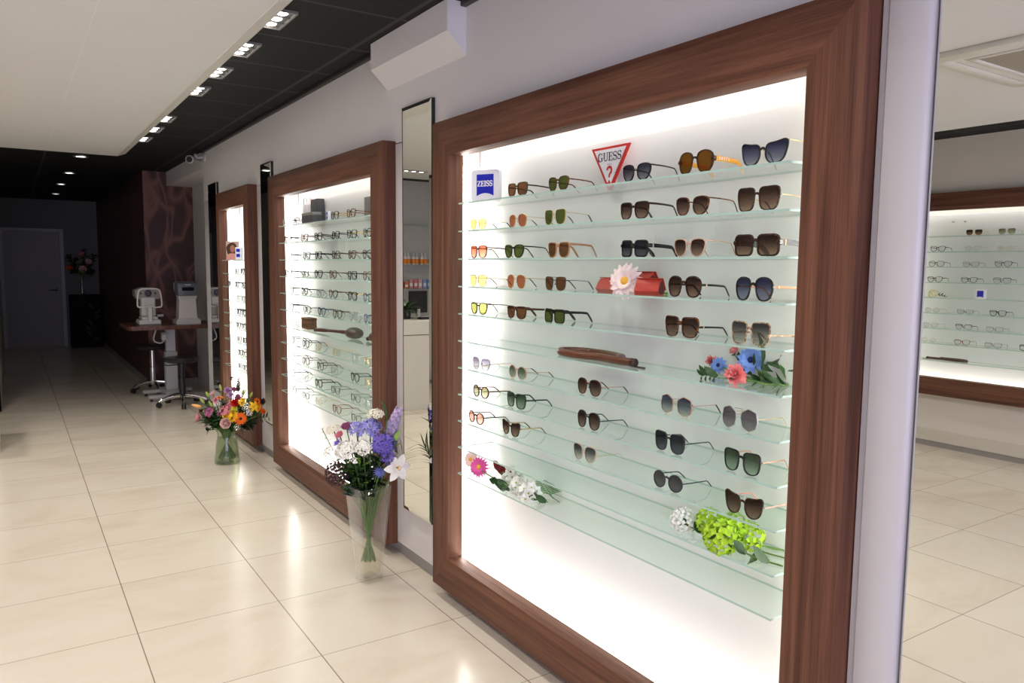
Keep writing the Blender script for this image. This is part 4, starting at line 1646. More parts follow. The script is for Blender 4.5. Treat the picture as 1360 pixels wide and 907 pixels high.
P = on_y(861, 380, -1.72)
fold_case((P.x, -1.725, z4), .35, .085, .062, 'red folded leather eyewear case lying beside the gerbera')
P = on_y(812, 380, -1.75)
fold_case((P.x, -1.745, z4), -.25, .14, .060, 'longer red leather eyewear case half hidden behind the gerbera')
P = on_y(853, 360, -1.78)
fold_case((P.x, -1.778, z4), .10, .10, .088, 'taller red leather eyewear case at the back behind the gerbera')

# brown looped leather handle on the sixth shelf
M_BRL = pbr('polished_brown_leather', srgb(96, 50, 30), .32, noise=.22, nscale=26, bump=.05)
M_BRD = pbr('dark_grip_end', srgb(52, 26, 17), .5, noise=.1)
z6 = SH_Z[5] + .0033


def looped_handle(loc, rz, label, s=1.0, mat=M_BRL, group=None):
    t = thing('looped_handle', label, 'handle', loc, rz, group)
    r = .0125 * s
    pts = [(-.175, .012, r), (-.10, .018, r), (-.02, .012, r), (.08, .032, r), (.15, .030, r), (.185, .0, r), (.15, -.045, r), (.06, -.060, r), (-.03, -.052, r), (-.075, -.030, r + .002)]
    pts = [Vector((a * s, b * s, c)) for a, b, c in pts]
    pa = bez(pts, 8)
    MB().tube(pa, r, 12, flat=1.0, up=(0, 0, 1)).build('loop', mat, t)
    A = Vector(pts[0])
    mb = MB().tube([A + Vector((.012, 0, 0)), A - Vector((.006 * s, 0, 0)), A - Vector((.010 * s, 0, 0))], [r * 1.06, r * 1.06, r * .7], 12)
    mb.build('end_cap', M_BRD, t)
    mb = MB().box(A + Vector((-.045 * s, -.006, -r)), A + Vector((0, .006, -r + .004)), bev=.001)
    mb.build('strap_end', M_BRD, t)
    return t


P = on_y(795, 470, -1.725)
looped_handle((P.x, -1.725, z6), 0.0, 'brown leather looped handle lying on the sixth shelf of the nearest display', 1.13)

# ---- middle display
M_DGREY = pbr('dark_grey_card', srgb(70, 72, 74), .6, noise=.03)
M_LGREY = pbr('mid_grey_card', srgb(128, 126, 122), .6, noise=.03)


def gift_box(name, label, cat, x0, x1, y, d, z, h, m1, m2, lid=True):
    t = thing(name, label, cat, ((x0 + x1) / 2, y, z))
    w = abs(x1 - x0) / 2
    MB().box((-w, -d / 2, 0), (w, d / 2, h * (.72 if lid else 1)), bev=.002).build('body', m1, t)
    if lid:
        MB().box((-w - .001, -d / 2 - .001, h * .72), (w + .001, d / 2 + .001, h), bev=.002).build('lid', m2, t)
    return t


X_ = lambda px, Y: on_y(px, 400, Y).x
gift_box('gift_box', 'low grey box on the top shelf of the middle display', 'box', X_(402.5, -1.665), X_(417, -1.665), -1.695, .06, z1, .068, M_DGREY, M_LGREY)
gift_box('gift_box', 'tall dark grey box at the back of the top shelf', 'box', X_(418.5, -1.80), X_(427.5, -1.80), -1.803, .05, z1, .175, M_DGREY, M_DGREY, False)
gift_box('backing_card', 'mid-grey card panel at the near end of the top shelf', 'card', X_(485, -1.82), X_(500, -1.82), -1.8255,   .012, z1, .135, M_LGREY, M_LGREY, False)
t = thing('gift_bag', 'white paper bag with thin pink handles on the top shelf', 'bag', (X_(411, -1.80), -1.803, z1))
MB().box((-.05, -.025, 0), (.05, .025, .15), bev=.003).build('paper_body', M_WPRINT, t)
for y in (-.018, .018):
    MB().tube(bez([(-.035, y, .145), (-.03, y * 1.2, .185), (.03, y * 1.2, .19), (.035, y, .145)], 6), .003, 6).build('handle', pbr('dusty_pink_cord', srgb(190, 150, 150), .6, noise=.03), t)


def twin_sign(loc, label, s=1.0, rz=0.0):
    t = thing('brand_sign', label, 'sign', loc, rz)
    MB().box((-.026 * s, -.016 * s, 0), (.026 * s, .016 * s, .105 * s), bev=.003).build('block', M_ACR, t)
    for z in (.024 * s, .066 * s):
        MB().box((-.016 * s, .0155 * s, z), (.016 * s, .0175 * s, z + .026 * s)).build('emblem', M_BLUE, t)
    return t


twin_sign((X_(436, -1.70), -1.71, z1), 'small white block with two blue squares on the middle display', .62)
# wooden box, crystal pieces and two old wooden clubs on the seventh shelf
z7 = SH_Z[6] + .0033
M_WBOX = wood('warm_brown_wood_block', (0.09, .04, .018, 1), (.16, .075, .035, 1), (.22, .11, .055, 1))
t = thing('wooden_box', 'small brown wooden box on the seventh shelf of the middle display', 'box', (X_(408, -1.72), -1.73, z7))
MB().box((-.075, -.03, 0), (.075, .03, .062), bev=.003).build('body', M_WBOX, t)
MB().box((-.077, -.032, .062), (.077, .032, .078), bev=.003).build('lid', M_WBOX, t)
place('f', (X_(392.5, -1.672) + .02, -1.674, z7), 0.0, 'beside the wooden box, seventh shelf of middle display', 'eyeglasses on the shelves of the middle display')
M_CLUBH = pbr('worn_dark_wood_head', srgb(72, 56, 48), .4, noise=.2, nscale=14)
M_SHAFT = pbr('dark_red_leather_grip', srgb(74, 30, 26), .45, noise=.15, nscale=40)


def club(loc, rz, label, length=.42):
    t = thing('wooden_club', label, 'club', loc, rz, 'old wooden clubs on the seventh shelf')
    pr = [(0, -.075), (.022, -.070), (.036, -.050), (.042, -.015), (.038, .025), (.024, .055), (.014, .075), (0, .080)]
    MB().lathe(pr, 18, M=Matrix.Translation((0, 0, .036)) @ Matrix.Rotation(PI / 2, 4, 'Y') @ Matrix.Diagonal((.85, 1.2, 1, 1)), sx=1, sy=1).build('head', M_CLUBH, t)
    MB().tube(bez([(.06, 0, .034), (.06 + (length - .06) * .3, .01, .030), (.06 + (length - .06) * .65, .0, .022), (length, .01, .014)], 5), [.012] * 4 + [.010] * 7 + [.0125] * 5, 10).build('shaft', M_SHAFT, t)
    MB().tube([(.066, 0, .034), (.082, 0.001, .034)], .0155, 10).build('brass_collar', GOLD, t)
    return t


club((X_(468, -1.72), -1.725, z7), 0.05, 'old wooden club with dark red grip, seventh shelf of middle display', .58)
club((X_(494.0, -1.735) - .05, -1.745, z7), -.06, 'second old wooden club, partly behind the frame, seventh shelf', .14)

# ---- farthest display: portrait print and small block
z3 = SH_Z[2] + .0033
t = thing('portrait_print', 'portrait print of a curly-haired woman in a pink top', 'print', (X_(309.5, -1.74), -1.745, z3), .95)
W2, H2 = .064, .172
K = Matrix.Diagonal((.64, 1, .70, 1))
MB().box((-W2, -.003, 0), (W2, .003, H2)).build('card', pbr('dusty_rose_card', srgb(200, 170, 160), .5, noise=.03), t)
F = Matrix.Translation((0, .0032, 0)) @ FLIP
hair = [(.085 * math.cos(2 * PI * i / 20) * (1 + .08 * math.sin(5 * i)), .135 + .095 * math.sin(2 * PI * i / 20)) for i in range(20)]
MB().prism(hair, -.0006, 0, 0, 'y', M=F @ K).build('printed_hair', pbr('printed_dark_brown', srgb(74, 44, 34), .5, noise=.25, nscale=50), t, recalc=True)
face = [(.036 * math.cos(2 * PI * i / 16) + .006, .148 + .050 * math.sin(2 * PI * i / 16)) for i in range(16)]
MB().prism(face, -.0012, -.0007, 0, 'y', M=F @ K).build('printed_face', pbr('printed_skin', srgb(176, 116, 92), .5, noise=.08, nscale=30), t, recalc=True)
MB().prism([(-.095, .002), (.095, .002), (.080, .066), (.03, .088), (-.03, .088), (-.085, .060)], -.0012, -.0007, 0, 'y', M=F @ K).build('printed_top', pbr('printed_pink', srgb(216, 150, 140), .5, noise=.05), t, recalc=True)
twin_sign((X_(317.5, -1.69), -1.70, z3), 'white block with two blue squares beside the portrait print', 1.05, .9)

# ---- display seen in the mirror
o5 = OPZ[4] + .0033
square_sign((3.25, YSO + .03, o5), .085, .082, 'small white block with blue emblem on the mirrored display', rz=PI, words=False)
t = looped_handle((3.52, YSO + .07, OPZ[8] + .0033), PI, 'dark brown looped handle on the bottom shelf of the mirrored display', .92, pbr('dark_brown_leather', srgb(66, 34, 24), .4, noise=.1))
for x, nm in ((3.588, 'wall peg nearer the white upright, above the mirrored top shelf'), (3.489, 'second wall peg above the mirrored top shelf')):
    tg = thing('wall_peg', nm, 'peg', (x, YOPP + .1195, 2.0))
    MB().tube([(0, 0, 0), (0, -.02, 0)], .004, 8).build('stem', M_STEEL, tg)
    MB().tube([(0, -.02, 0), (0, -.028, 0)], .008, 10).build('head', M_STEEL, tg)
# ------------------------------------------------------------------ flowers
def petal_mat(name, c, c2=None):
    return pbr('petal_' + name, srgb(*c), .55, spec=.25, noise=.10, nscale=70)


G_STEM = pbr('green_stem', srgb(92, 122, 54), .5, noise=.15, nscale=30)
G_LEAF = pbr('deep_green_leaf', srgb(40, 74, 30), .45, noise=.25, nscale=18)
G_BRIGHT = pbr('bright_green_leaf', srgb(110, 150, 40), .45, noise=.2, nscale=20)
G_DARK = pbr('blackish_green_leaf', srgb(24, 42, 22), .5, noise=.2, nscale=20)
G_EUC = pbr('grey_green_eucalyptus_leaf', srgb(104, 124, 110), .6, noise=.12, nscale=20)
G_LIME = pbr('lime_green_bud', srgb(168, 186, 90), .5, noise=.12, nscale=30)
ORANGE, ORANGE2 = petal_mat('orange', (236, 104, 18)), petal_mat('soft_orange', (240, 140, 52))
YELLOW, REDP = petal_mat('yellow', (240, 196, 40)), petal_mat('red', (200, 26, 28))
PALEPINK, PINK = petal_mat('pale_pink', (240, 206, 198)), petal_mat('rose_pink', (226, 148, 156))
MAGENTA, LILACP = petal_mat('magenta_pink', (222, 90, 160)), petal_mat('lilac', (188, 150, 196))
MAUVE, VIOLET = petal_mat('mauve_pink', (176, 104, 140)), petal_mat('violet_blue', (108, 92, 182))
AGAP, LAV = petal_mat('agapanthus_blue', (146, 142, 208)), petal_mat('lavender', (200, 182, 214))
WHITE_P, CREAMP = petal_mat('white', (240, 238, 232)), petal_mat('cream_white', (236, 232, 214))
DKRED, PLUM = petal_mat('dark_red', (120, 18, 26)), petal_mat('plum_brown', (74, 46, 52))
CORAL, SKY = petal_mat('coral_pink', (240, 146, 144)), petal_mat('sky_blue', (124, 156, 228))
GREENHY, PEACH = petal_mat('lime_green', (170, 206, 50)), petal_mat('peach_bud', (236, 176, 104))
F_EYE, EYEY = pbr('dark_flower_eye', srgb(44, 24, 18), .7, noise=.2, nscale=80), pbr('yellow_flower_eye', srgb(226, 170, 50), .6, noise=.2, nscale=80)
RZ = lambda a: Matrix.Rotation(a, 4, 'Z')
RY = lambda a: Matrix.Rotation(a, 4, 'Y')
TR = lambda x, y, z: Matrix.Translation((x, y, z))
rnd = random.uniform


def h_gerbera(A, r, col, eye=F_EYE, rings=((20, 1.0, .10), (18, .86, .28), (14, .62, .50)), wd=.24):
    p = MB()
    for n, L_, tilt in rings:
        o = rnd(0, 1)
        for i in range(n):
            p.petal(A @ RZ(2 * PI * (i + o) / n + rnd(-.06, .06)) @ TR(r * .12, 0, 0) @ RY(-tilt + rnd(-.06, .06)), r * L_ * .9, r * wd, -.25, .15, 3)
    e = MB().ball((0, 0, r * .06), r * .24, 12, 6, sc=(1, 1, .55), M=A)
    return [('petals', p, col), ('flower_centre', e, eye)]


def h_rose(A, r, col, inner=None):
    p = MB()
    for n, off, tilt, L_, w in ((6, .10, .25, 1.0, 1.05), (6, .10, .60, .95, 1.0), (5, .08, .95, .86, .9), (4, .05, 1.25, .75, .8), (3, .02, 1.42, .66, .6)):
        o = rnd(0, 1)
        for i in range(n):
            p.petal(A @ RZ(2 * PI * (i + o) / n) @ TR(r * off, 0, -r * .35) @ RY(-tilt), r * L_, r * w, .55, .35, 4, tip=.5, base=.4)
    return [('petals', p, col)]


def h_carnation(A, r, col, n=46):
    p = MB()
    for i in range(n):
        t = (i + .5) / n
        tilt = 1.5 * (1 - t) ** .7
        p.petal(A @ RZ(i * 2.399) @ TR(0, 0, -r * .3) @ RY(-(PI / 2 - tilt) + rnd(-.15, .15)), r * rnd(.85, 1.1), r * rnd(.45, .65), rnd(-.4, .5), rnd(-.4, .5), 3, tip=.4)
    return [('petals', p, col)]


def h_star(A, r, col, n=6, wd=.42, eye=EYEY, tilt=.55, curl=-.9):
    p = MB()
    for i in range(n):
        p.petal(A @ RZ(2 * PI * i / n + rnd(-.05, .05)) @ TR(r * .06, 0, 0) @ RY(-tilt - (i % 2) * .12), r, r * wd, curl, .25, 5)
    e = MB()
    for i in range(6):
        q = 2 * PI * i / 6
        e.tube([A @ Vector((0, 0, 0)), A @ Vector((r * .14 * math.cos(q), r * .14 * math.sin(q), r * .42))], r * .018, 5)
        e.ball(A @ Vector((r * .14 * math.cos(q), r * .14 * math.sin(q), r * .43)), r * .045, 6, 4)
    return [('petals', p, col), ('stamens', e, eye)]


def h_cluster(A, r, col, n=46, fr=.26, flat=.8, np_=5, lo=-.25, eye=None, w=.75):
    p, e = MB(), MB()
    for i in range(n):
        z = 1 - (i + .5) / n * (1 - lo)
        a = i * 2.39996
        q = math.sqrt(max(0, 1 - z * z))
        d = Vector((q * math.cos(a), q * math.sin(a), z))
        pos = Vector((d.x * r, d.y * r, d.z * r * flat)) * rnd(.88, 1.04)
        B = A @ basis(pos, d + Vector((rnd(-.3, .3), rnd(-.3, .3), rnd(-.2, .2))))
        for k in range(np_):
            p.petal(B @ RZ(2 * PI * k / np_ + i) @ RY(-rnd(.1, .5)), r * fr, r * fr * w, .2, .2, 2, base=.35)
        if eye:
            e.ball(B @ Vector((0, 0, r * fr * .12)), r * fr * .16, 6, 4)
    out = [('florets', p, col)]
    if eye:
        out.append(('floret_eyes', e, eye))
    return out


def h_umbel(A, r, col, n=34, fl=.40):
    p, s = MB(), MB()
    for i in range(n):
        z = 1 - (i + .5) / n * 1.15
        a = i * 2.39996
        q = math.sqrt(max(0, 1 - z * z))
        d = Vector((q * math.cos(a), q * math.sin(a), z + .15)).normalized()
        e = d * r * rnd(.62, .85)
        s.tube([A @ Vector((0, 0, -r * .25)), A @ (e * .55 + Vector((0, 0, -.04 * r))), A @ e], r * .018, 5)
        B = A @ basis(e, d)
        for k in range(6):
            p.petal(B @ RZ(PI * k / 3) @ RY(-1.05), r * fl, r * fl * .36, -.8, .2, 3)
    return [('florets', p, col), ('flower_stalks', s, G_STEM)]


def h_spike(path, r0, r1, col, n=60, np_=5):
    p = MB()
    P = bez(path, 10)
    for i in range(n):
        t = i / (n - 1)
        u = t * (len(P) - 1)
        k = min(int(u), len(P) - 2)
        c = P[k].lerp(P[k + 1], u - k)
        ax = (P[k + 1] - P[k]).normalized()
        a = i * 2.39996
        x = ax.orthogonal().normalized()
        y = ax.cross(x)
        d = (x * math.cos(a) + y * math.sin(a) + ax * .15).normalized()
        r = r0 + (r1 - r0) * t ** 1.5
        B = basis(c + d * r * .55, d, ax)
        for q in range(np_):
            p.petal(B @ RZ(2 * PI * q / np_ + rnd(0, .5)) @ RY(-.35), r * .62, r * .55, .1, .25, 2, base=.4)
    return [('florets', p, col)]


def h_thistle(A, r, col):
    p = MB()
    for i in range(16):
        p.petal(A @ RZ(2 * PI * i / 16) @ RY(-rnd(-.1, .35)), r * 1.35, r * .22, 0, .3, 2, tip=1.0)
    c = MB()
    for i in range(50):
        z = 1 - (i + .5) / 50 * 1.3
        a = i * 2.39996
        q = math.sqrt(max(0, 1 - z * z))
        d = Vector((q * math.cos(a), q * math.sin(a), z))
        c.tube([A @ (d * r * .35), A @ (d * r * .70)], [r * .06, r * .02], 4)
    c.ball((0, 0, 0), r * .5, 10, 8, M=A)
    return [('bracts', p, col), ('flower_head', c, col)]


def h_bud(A, r, L_, col, calyx=None):
    p = MB().lathe([(0, 0), (r * .7, L_ * .12), (r, L_ * .4), (r * .7, L_ * .75), (r * .2, L_ * .97), (0, L_)], 10, M=A)
    out = [('bud', p, col)]
    if calyx:
        c = MB()
        for i in range(5):
            c.petal(A @ RZ(2 * PI * i / 5) @ TR(r * .3, 0, 0) @ RY(-1.25), L_ * .55, r * 1.1, -.3, .3, 3)
        out.append(('calyx', c, calyx))
    return out


def leaves_along(path, n, L_, Wd, mat_name='leaves', tilt=.6, start=.25, both=True, curl=-.4):
    p = MB()
    P = bez(path, 8)
    for i in range(n):
        t = start + (1 - start) * i / max(1, n - 1)
        u = min(t * (len(P) - 1), len(P) - 1.001)
        k = int(u)
        c = P[k].lerp(P[k + 1], u - k)
        ax = (P[k + 1] - P[k]).normalized()
        x = ax.orthogonal().normalized()
        a = i * 2.4 if not both else (i % 2) * PI + rnd(-.4, .4)
        d = (Quaternion(ax, a) @ x)
        B = basis(c, (ax * 1.0 - d * .0 + d * 0).cross(d) if False else ax, d)
        # petal along its X: aim X between the axis and the side
        X = (d * math.cos(PI / 2 - tilt) + ax * math.sin(PI / 2 - tilt)).normalized() if False else (d * math.sin(tilt) + ax * math.cos(tilt)).normalized()
        Z = (ax - X * ax.dot(X))
        Z = (Z if Z.length > 1e-4 else d).normalized()
        Y = Z.cross(X)
        M = Matrix((X, Y, Z)).transposed().to_4x4()
        M = Matrix.Translation(c) @ M
        s = rnd(.8, 1.15) * (1 - .35 * t)
        p.petal(M, L_ * s, Wd * s, curl, .15, 4, tip=.75)
    return p


def flower(name, label, cat, base, mid, head, parts, group, stem_r=.0032, stem_mat=None, leaf=None):
    """base, mid, head in world; parts(head matrix relative to the base) -> list"""
    base, mid, head = Vector(base), Vector(mid), Vector(head)
    t = thing(name, label, cat, base, 0, group)
    path = [Vector((0, 0, 0)), mid - base, (mid - base).lerp(head - base, .55) + Vector((0, 0, (head - base).length * .03)), head - base]
    MB().tube(bez(path, 5), stem_r, 6).build('stem', stem_mat or G_STEM, t)
    for nm, mb, mt in parts:
        mb.build(nm, mt, t, sharp=None)
    if leaf:
        leaf(path).build('leaves', G_LEAF, t, sharp=None)
    return t


class Bouquet:
    def __init__(s, base, zb, zm, rb, rm, group, where, lean=(0, 0)):
        s.b, s.zb, s.zm, s.rb, s.rm, s.group, s.where = Vector(base), zb, zm, rb, rm, group, where
        s.k = 0

    def add(s, name, label, cat, px, py, off, fn, stem_r=.0040, toward=.5, up=.5, leaf=None, stem_mat=None):
        head = facing(px, py, s.b, off)
        ax = Vector((head.x - s.b.x, head.y - s.b.y, 0))
        a = math.atan2(ax.y, ax.x) + rnd(-1.3, 1.3)
        rr = rnd(.45, 1)
        base = Vector((s.b.x - math.cos(a) * s.rb * rr, s.b.y - math.sin(a) * s.rb * rr, s.zb + rnd(0, .02)))
        mid = Vector((s.b.x + math.cos(a) * s.rm * rr, s.b.y + math.sin(a) * s.rm * rr, s.zm))
        out = Vector((head.x - s.b.x, head.y - s.b.y, (head.z - s.zm) * up)).normalized()
        d = (out + (-H_D) * toward).normalized()
        A = basis(head - base, d)
        parts = fn(A, base, head, mid) if fn.__code__.co_argcount == 4 else fn(A)
        s.k += 1
        return flower(name, label + ' ' + s.where, cat, base, mid, head, parts, s.group, stem_r, stem_mat, leaf)


# ---- tall square vase in front of the middle display
V2 = Vector((3.50, -1.445, 0))


def rsq(h, r, z, n=4):
    out = []
    for cx, cy, a in ((h - r, h - r, 0), (-h + r, h - r, 90), (-h + r, -h + r, 180), (h - r, -h + r, 270)):
        for i in range(n + 1):
            q = math.radians(a + 90 * i / n)
            out.append((cx + r * math.cos(q), cy + r * math.sin(q), z))
    return out


def loft(mb, rings, mi=0):
    n = len(rings[0])
    vs = [p for r in rings for p in r]
    fs = []
    for k in range(len(rings) - 1):
        for j in range(n):
            j2 = (j + 1) % n
            fs.append((k * n + j, k * n + j2, (k + 1) * n + j2, (k + 1) * n + j))
    fs.append(tuple(range(n))[::-1])
    fs.append(tuple((len(rings) - 1) * n + j for j in range(n)))
    mb.add(vs, fs, mi, True)
    return mb


M_VASE = glassy('clear_vase_glass', (.975, .98, .972, 1), 1.5, .0, body=.012, bodycol=(.86, .88, .86, 1), edge=.55)
M_WATER = glassy('pale_vase_water', (.965, .95, .89, 1), 1.33, .0, body=.05, bodycol=(.85, .80, .66, 1))
M_VGREEN = glassy('greenish_vase_glass', (.90, .93, .88, 1), 1.5, .0, body=.02, bodycol=(.5, .58, .48, 1), edge=.5)
M_WATER2 = glassy('green_vase_water', (.78, .82, .68, 1), 1.33, .0, body=.05, bodycol=(.42, .46, .30, 1))
t = thing('glass_vase', 'tall square flared clear glass vase in front of the middle display', 'vase', V2, .12)
H2_ = .490
hb_, ht_ = .050, .086
hz_ = lambda z: hb_ + (ht_ - hb_) * z / H2_
loft(MB(), [rsq(hb_ - .004, .010, 0), rsq(hb_, .012, .004), rsq(ht_, .012, H2_ - .002), rsq(ht_ - .003, .012, H2_), rsq(ht_ - .006, .011, H2_ - .002),
            rsq(hz_(.03) - .006, .010, .032), rsq(hz_(.03) - .012, .008, .027)]).build('vase_glass', M_VASE, t)
loft(MB(), [rsq(hz_(.03) - .0128, .008, .0280), rsq(hz_(.034) - .0068, .010, .0330), rsq(hz_(.195) - .0068, .010, .195)]).build('water', M_WATER, t)

B2 = Bouquet(V2, .095, .30, .042, .026, 'flowers in the tall square vase', 'in the tall square vase')
WL = lambda n, L_, w: (lambda path: leaves_along(path, n, L_, w, start=.45))


def spike_fn(tip_px, off, r0, r1, col, n=70):
    def fn(A, base, head, mid):
        tip = facing(tip_px[0], tip_px[1], V2, off)
        h = head - base
        T = tip - base
        return h_spike([h, h.lerp(T, .5) + Vector((0, 0, .004)), T], r0, r1, col, n)
    return fn


B2.add('delphinium', 'lavender delphinium spike leaning towards the mirror', 'flower', 512, 592, .06, spike_fn((530, 543), .06, .040, .022, LAV, 64), .004)
B2.add('agapanthus', 'upper violet-blue agapanthus head', 'flower', 492, 572, .0, lambda A: h_umbel(A, .066, AGAP, 26, .34), .004, .25, 1.2)
B2.add('agapanthus', 'blue agapanthus head beside the pink tulip', 'flower', 474, 572, .01, lambda A: h_umbel(A, .056, AGAP, 20, .34), .004, .3, 1.2)
B2.add('agapanthus', 'deep violet agapanthus head below the delphinium', 'flower', 509, 592, -.05, lambda A: h_umbel(A, .064, VIOLET, 28, .36), .004, .5, .8)
B2.add('agapanthus', 'small violet agapanthus above the orchid', 'flower', 514, 607, -.06, lambda A: h_umbel(A, .042, VIOLET, 16, .36), .003, .5, .5)
B2.add('white_stock', 'highest white cluster flower', 'flower', 499, 551, .02, lambda A: h_cluster(A, .042, CREAMP, 60, .22, .6, 4, .0, G_LIME), .003, .2, 2)
B2.add('white_stock', 'cream cluster flower at the outer edge', 'flower', 443, 571, .02, lambda A: h_cluster(A, .034, CREAMP, 46, .24, .6, 4, .0, G_LIME), .003, .3, 1.2)
B2.add('white_stock', 'large white cluster flower above the plum head', 'flower', 459, 598, -.06, lambda A: h_cluster(A, .046, WHITE_P, 26, .44, .6, 4, .1, G_LIME), .003, .7, .8)
B2.add('white_stock', 'white cluster flower at the middle', 'flower', 482, 594, -.07, lambda A: h_cluster(A, .038, WHITE_P, 38, .30, .6, 5, .0, G_LIME), .003, .7, .8)
B2.add('white_stock', 'tiny white flower low in the leaves', 'flower', 471, 612, -.09, lambda A: h_cluster(A, .015, WHITE_P, 7, .6, .5, 5, .4), .002, .9, .5)
B2.add('white_stock', 'small white flower behind the eucalyptus', 'flower', 436, 600, -.01, lambda A: h_cluster(A, .024, CREAMP, 16, .42, .6, 5, .1), .002, .5, .5)
B2.add('tulip', 'dusky pink tulip', 'flower', 460, 567, -.01, lambda A: h_rose(A, .030, MAUVE), .003, .5, 1)
B2.add('tulip', 'second dusky pink tulip, below the first', 'flower', 451, 578, -.02, lambda A: h_rose(A, .026, PINK), .003, .5, .6)
B2.add('orchid', 'large white orchid at the near side of the rim', 'flower', 527, 621, -.05, lambda A: h_star(A, .066, WHITE_P, 6, .60, EYEY, .45, -.5), .003, 1.0, .1)
B2.add('orchid', 'white orchid half hidden behind the first', 'flower', 520, 607, .0, lambda A: h_star(A, .052, WHITE_P, 6, .60, EYEY, .45, -.5), .003, .4, .3)
B2.add('hydrangea', 'plum brown hydrangea head low on the far side', 'flower', 447, 629, -.03, lambda A: h_cluster(A, .058, PLUM, 90, .20, .9, 4, -.8), .004, .6, .1)
B2.add('sea_holly', 'blue sea holly below the violet agapanthus', 'flower', 504, 627, -.09, lambda A: h_thistle(A, .024, pbr('sea_holly_blue', srgb(96, 104, 170), .5, noise=.2, nscale=60)), .002, .8, .3)
B2.add('sea_holly', 'violet sea holly beside the pink tulips', 'flower', 448, 588, -.03, lambda A: h_thistle(A, .020, VIOLET), .002, .6, .5)


def leaf_fn(n, L_, w, mat, tilt=.7, start=.35, both=False, curl=-.5):
    def fn(A, base, head, mid):
        path = [mid - base, (mid - base).lerp(head - base, .6) + Vector((0, 0, .01)), head - base]
        return [('leaves', leaves_along(path, n, L_, w, tilt=tilt, start=start, both=both, curl=curl), mat)]
    return fn


B2.add('leaf_spray', 'deep green leaves filling the front', 'foliage', 473, 620, -.07, leaf_fn(12, .10, .050, G_LEAF), .003)
B2.add('leaf_spray', 'dark green leaves over the rim', 'foliage', 486, 630, -.06, leaf_fn(12, .10, .048, G_DARK), .003)
B2.add('leaf_spray', 'dark green leaves above the plum hydrangea', 'foliage', 462, 622, -.03, leaf_fn(12, .09, .045, G_DARK), .003)
B2.add('leaf_spray', 'bright green leaves at the middle', 'foliage', 476, 604, -.06, leaf_fn(8, .075, .040, G_BRIGHT), .003)
B2.add('leaf_spray', 'broad green leaf beside the orchid', 'foliage', 523, 588, -.02, leaf_fn(3, .12, .034, G_BRIGHT, .25, .7), .003)
B2.add('leaf_spray', 'dark blade leaves below the delphinium', 'foliage', 514, 558, .02, leaf_fn(6, .20, .026, G_LEAF, .3, .35), .003)
B2.add('eucalyptus', 'grey-green eucalyptus sprig on the far side', 'foliage', 428, 570, .02, leaf_fn(14, .036, .024, G_EUC, 1.0, .4, True), .002)
B2.add('leaf_spray', 'green leaves behind the violet agapanthus', 'foliage', 505, 605, .02, leaf_fn(12, .09, .040, G_LEAF), .003)
B2.add('palm_leaf', 'narrow palm leaf fanning out towards the mirror', 'foliage', 537, 600, .08, leaf_fn(14, .17, .010, G_LEAF, .45, .55, True, -.3), .003)

for k in range(13):
    a, q = rnd(0, 1), rnd(0, 1)
    o_ = leaf_fn(13, .095, .046, random.choice((G_LEAF, G_DARK, G_LEAF)))
    B2.add('leaf_spray', 'dark green filler leaves among the flower heads', 'foliage', 455 + 62 * a, 592 + 36 * q, rnd(-.06, .05), o_, .003)['group'] = 'filler leaves in the tall square vase'

# ---- round bouquet in the greenish vase by the farthest display
V1 = Vector((6.235, -1.385, 0))
t = thing('glass_vase', 'round greenish glass vase standing by the farthest display', 'vase', V1)
prof = [(0, 0), (.088, 0), (.096, .006), (.096, .03), (.082, .15), (.070, .215), (.069, .235), (.078, .262), (.075, .262), (.065, .235), (.066, .215), (.078, .15), (.091, .03), (.088, .014), (0, .012)]
MB().lathe(prof, 32).build('vase_glass', M_VGREEN, t)
MB().lathe([(0, .0135), (.086, .0155), (.0895, .03), (.0770, .15), (.0665, .205), (0, .205)], 32).build('water', M_WATER2, t)
B1 = Bouquet(V1, .03, .245, .072, .046, 'flowers in the round greenish vase', 'in the round vase')
A1 = B1.add
A1('gerbera', 'big orange gerbera with dark eye', 'flower', 319.5, 556, -.12, lambda A: h_gerbera(A, .050, ORANGE), .003, 1.2)
A1('gerbera', 'small orange gerbera on the near side', 'flower', 342, 533, -.02, lambda A: h_gerbera(A, .032, ORANGE), .003, .5)
A1('gerbera', 'orange gerbera seen edge-on at the top', 'flower', 291, 528, -.02, lambda A: h_gerbera(A, .038, ORANGE2), .003, .15, 1.5)
A1('carnation', 'red carnation at the middle', 'flower', 312, 535, -.08, lambda A: h_carnation(A, .036, REDP), .003, .8)
A1('rose', 'pale pink rose at the front', 'flower', 300, 562, -.13, lambda A: h_rose(A, .050, PALEPINK), .003, 1.2)
A1('rose', 'pink rose at the far lower edge', 'flower', 264, 555, -.01, lambda A: h_rose(A, .044, PINK), .003, .4, .2)
A1('rose', 'blush rose at the top far side', 'flower', 283, 523, .02, lambda A: h_rose(A, .034, PALEPINK), .003, .3)
A1('lily_bud', 'long peach lily bud pointing to the far side', 'flower', 268, 541, -.02, lambda A: h_bud(A, .014, .085, PEACH), .003, -.1, .25)
A1('carnation', 'dark red carnation beside the lily bud', 'flower', 267, 546, .0, lambda A: h_carnation(A, .028, DKRED), .003, .4)
A1('alstroemeria', 'mauve alstroemeria under the green buds', 'flower', 278, 547, -.06, lambda A: h_cluster(A, .034, MAUVE, 12, .6, .6, 6, .1), .003, .7)
A1('alstroemeria', 'pink alstroemeria above the pale rose', 'flower', 299, 545, -.10, lambda A: h_cluster(A, .034, PINK, 12, .6, .6, 6, .1), .003, .8)
A1('alstroemeria', 'pink alstroemeria beside the red carnation', 'flower', 305, 541, -.06, lambda A: h_cluster(A, .024, PINK, 9, .7, .6, 6, .1), .003, .8)
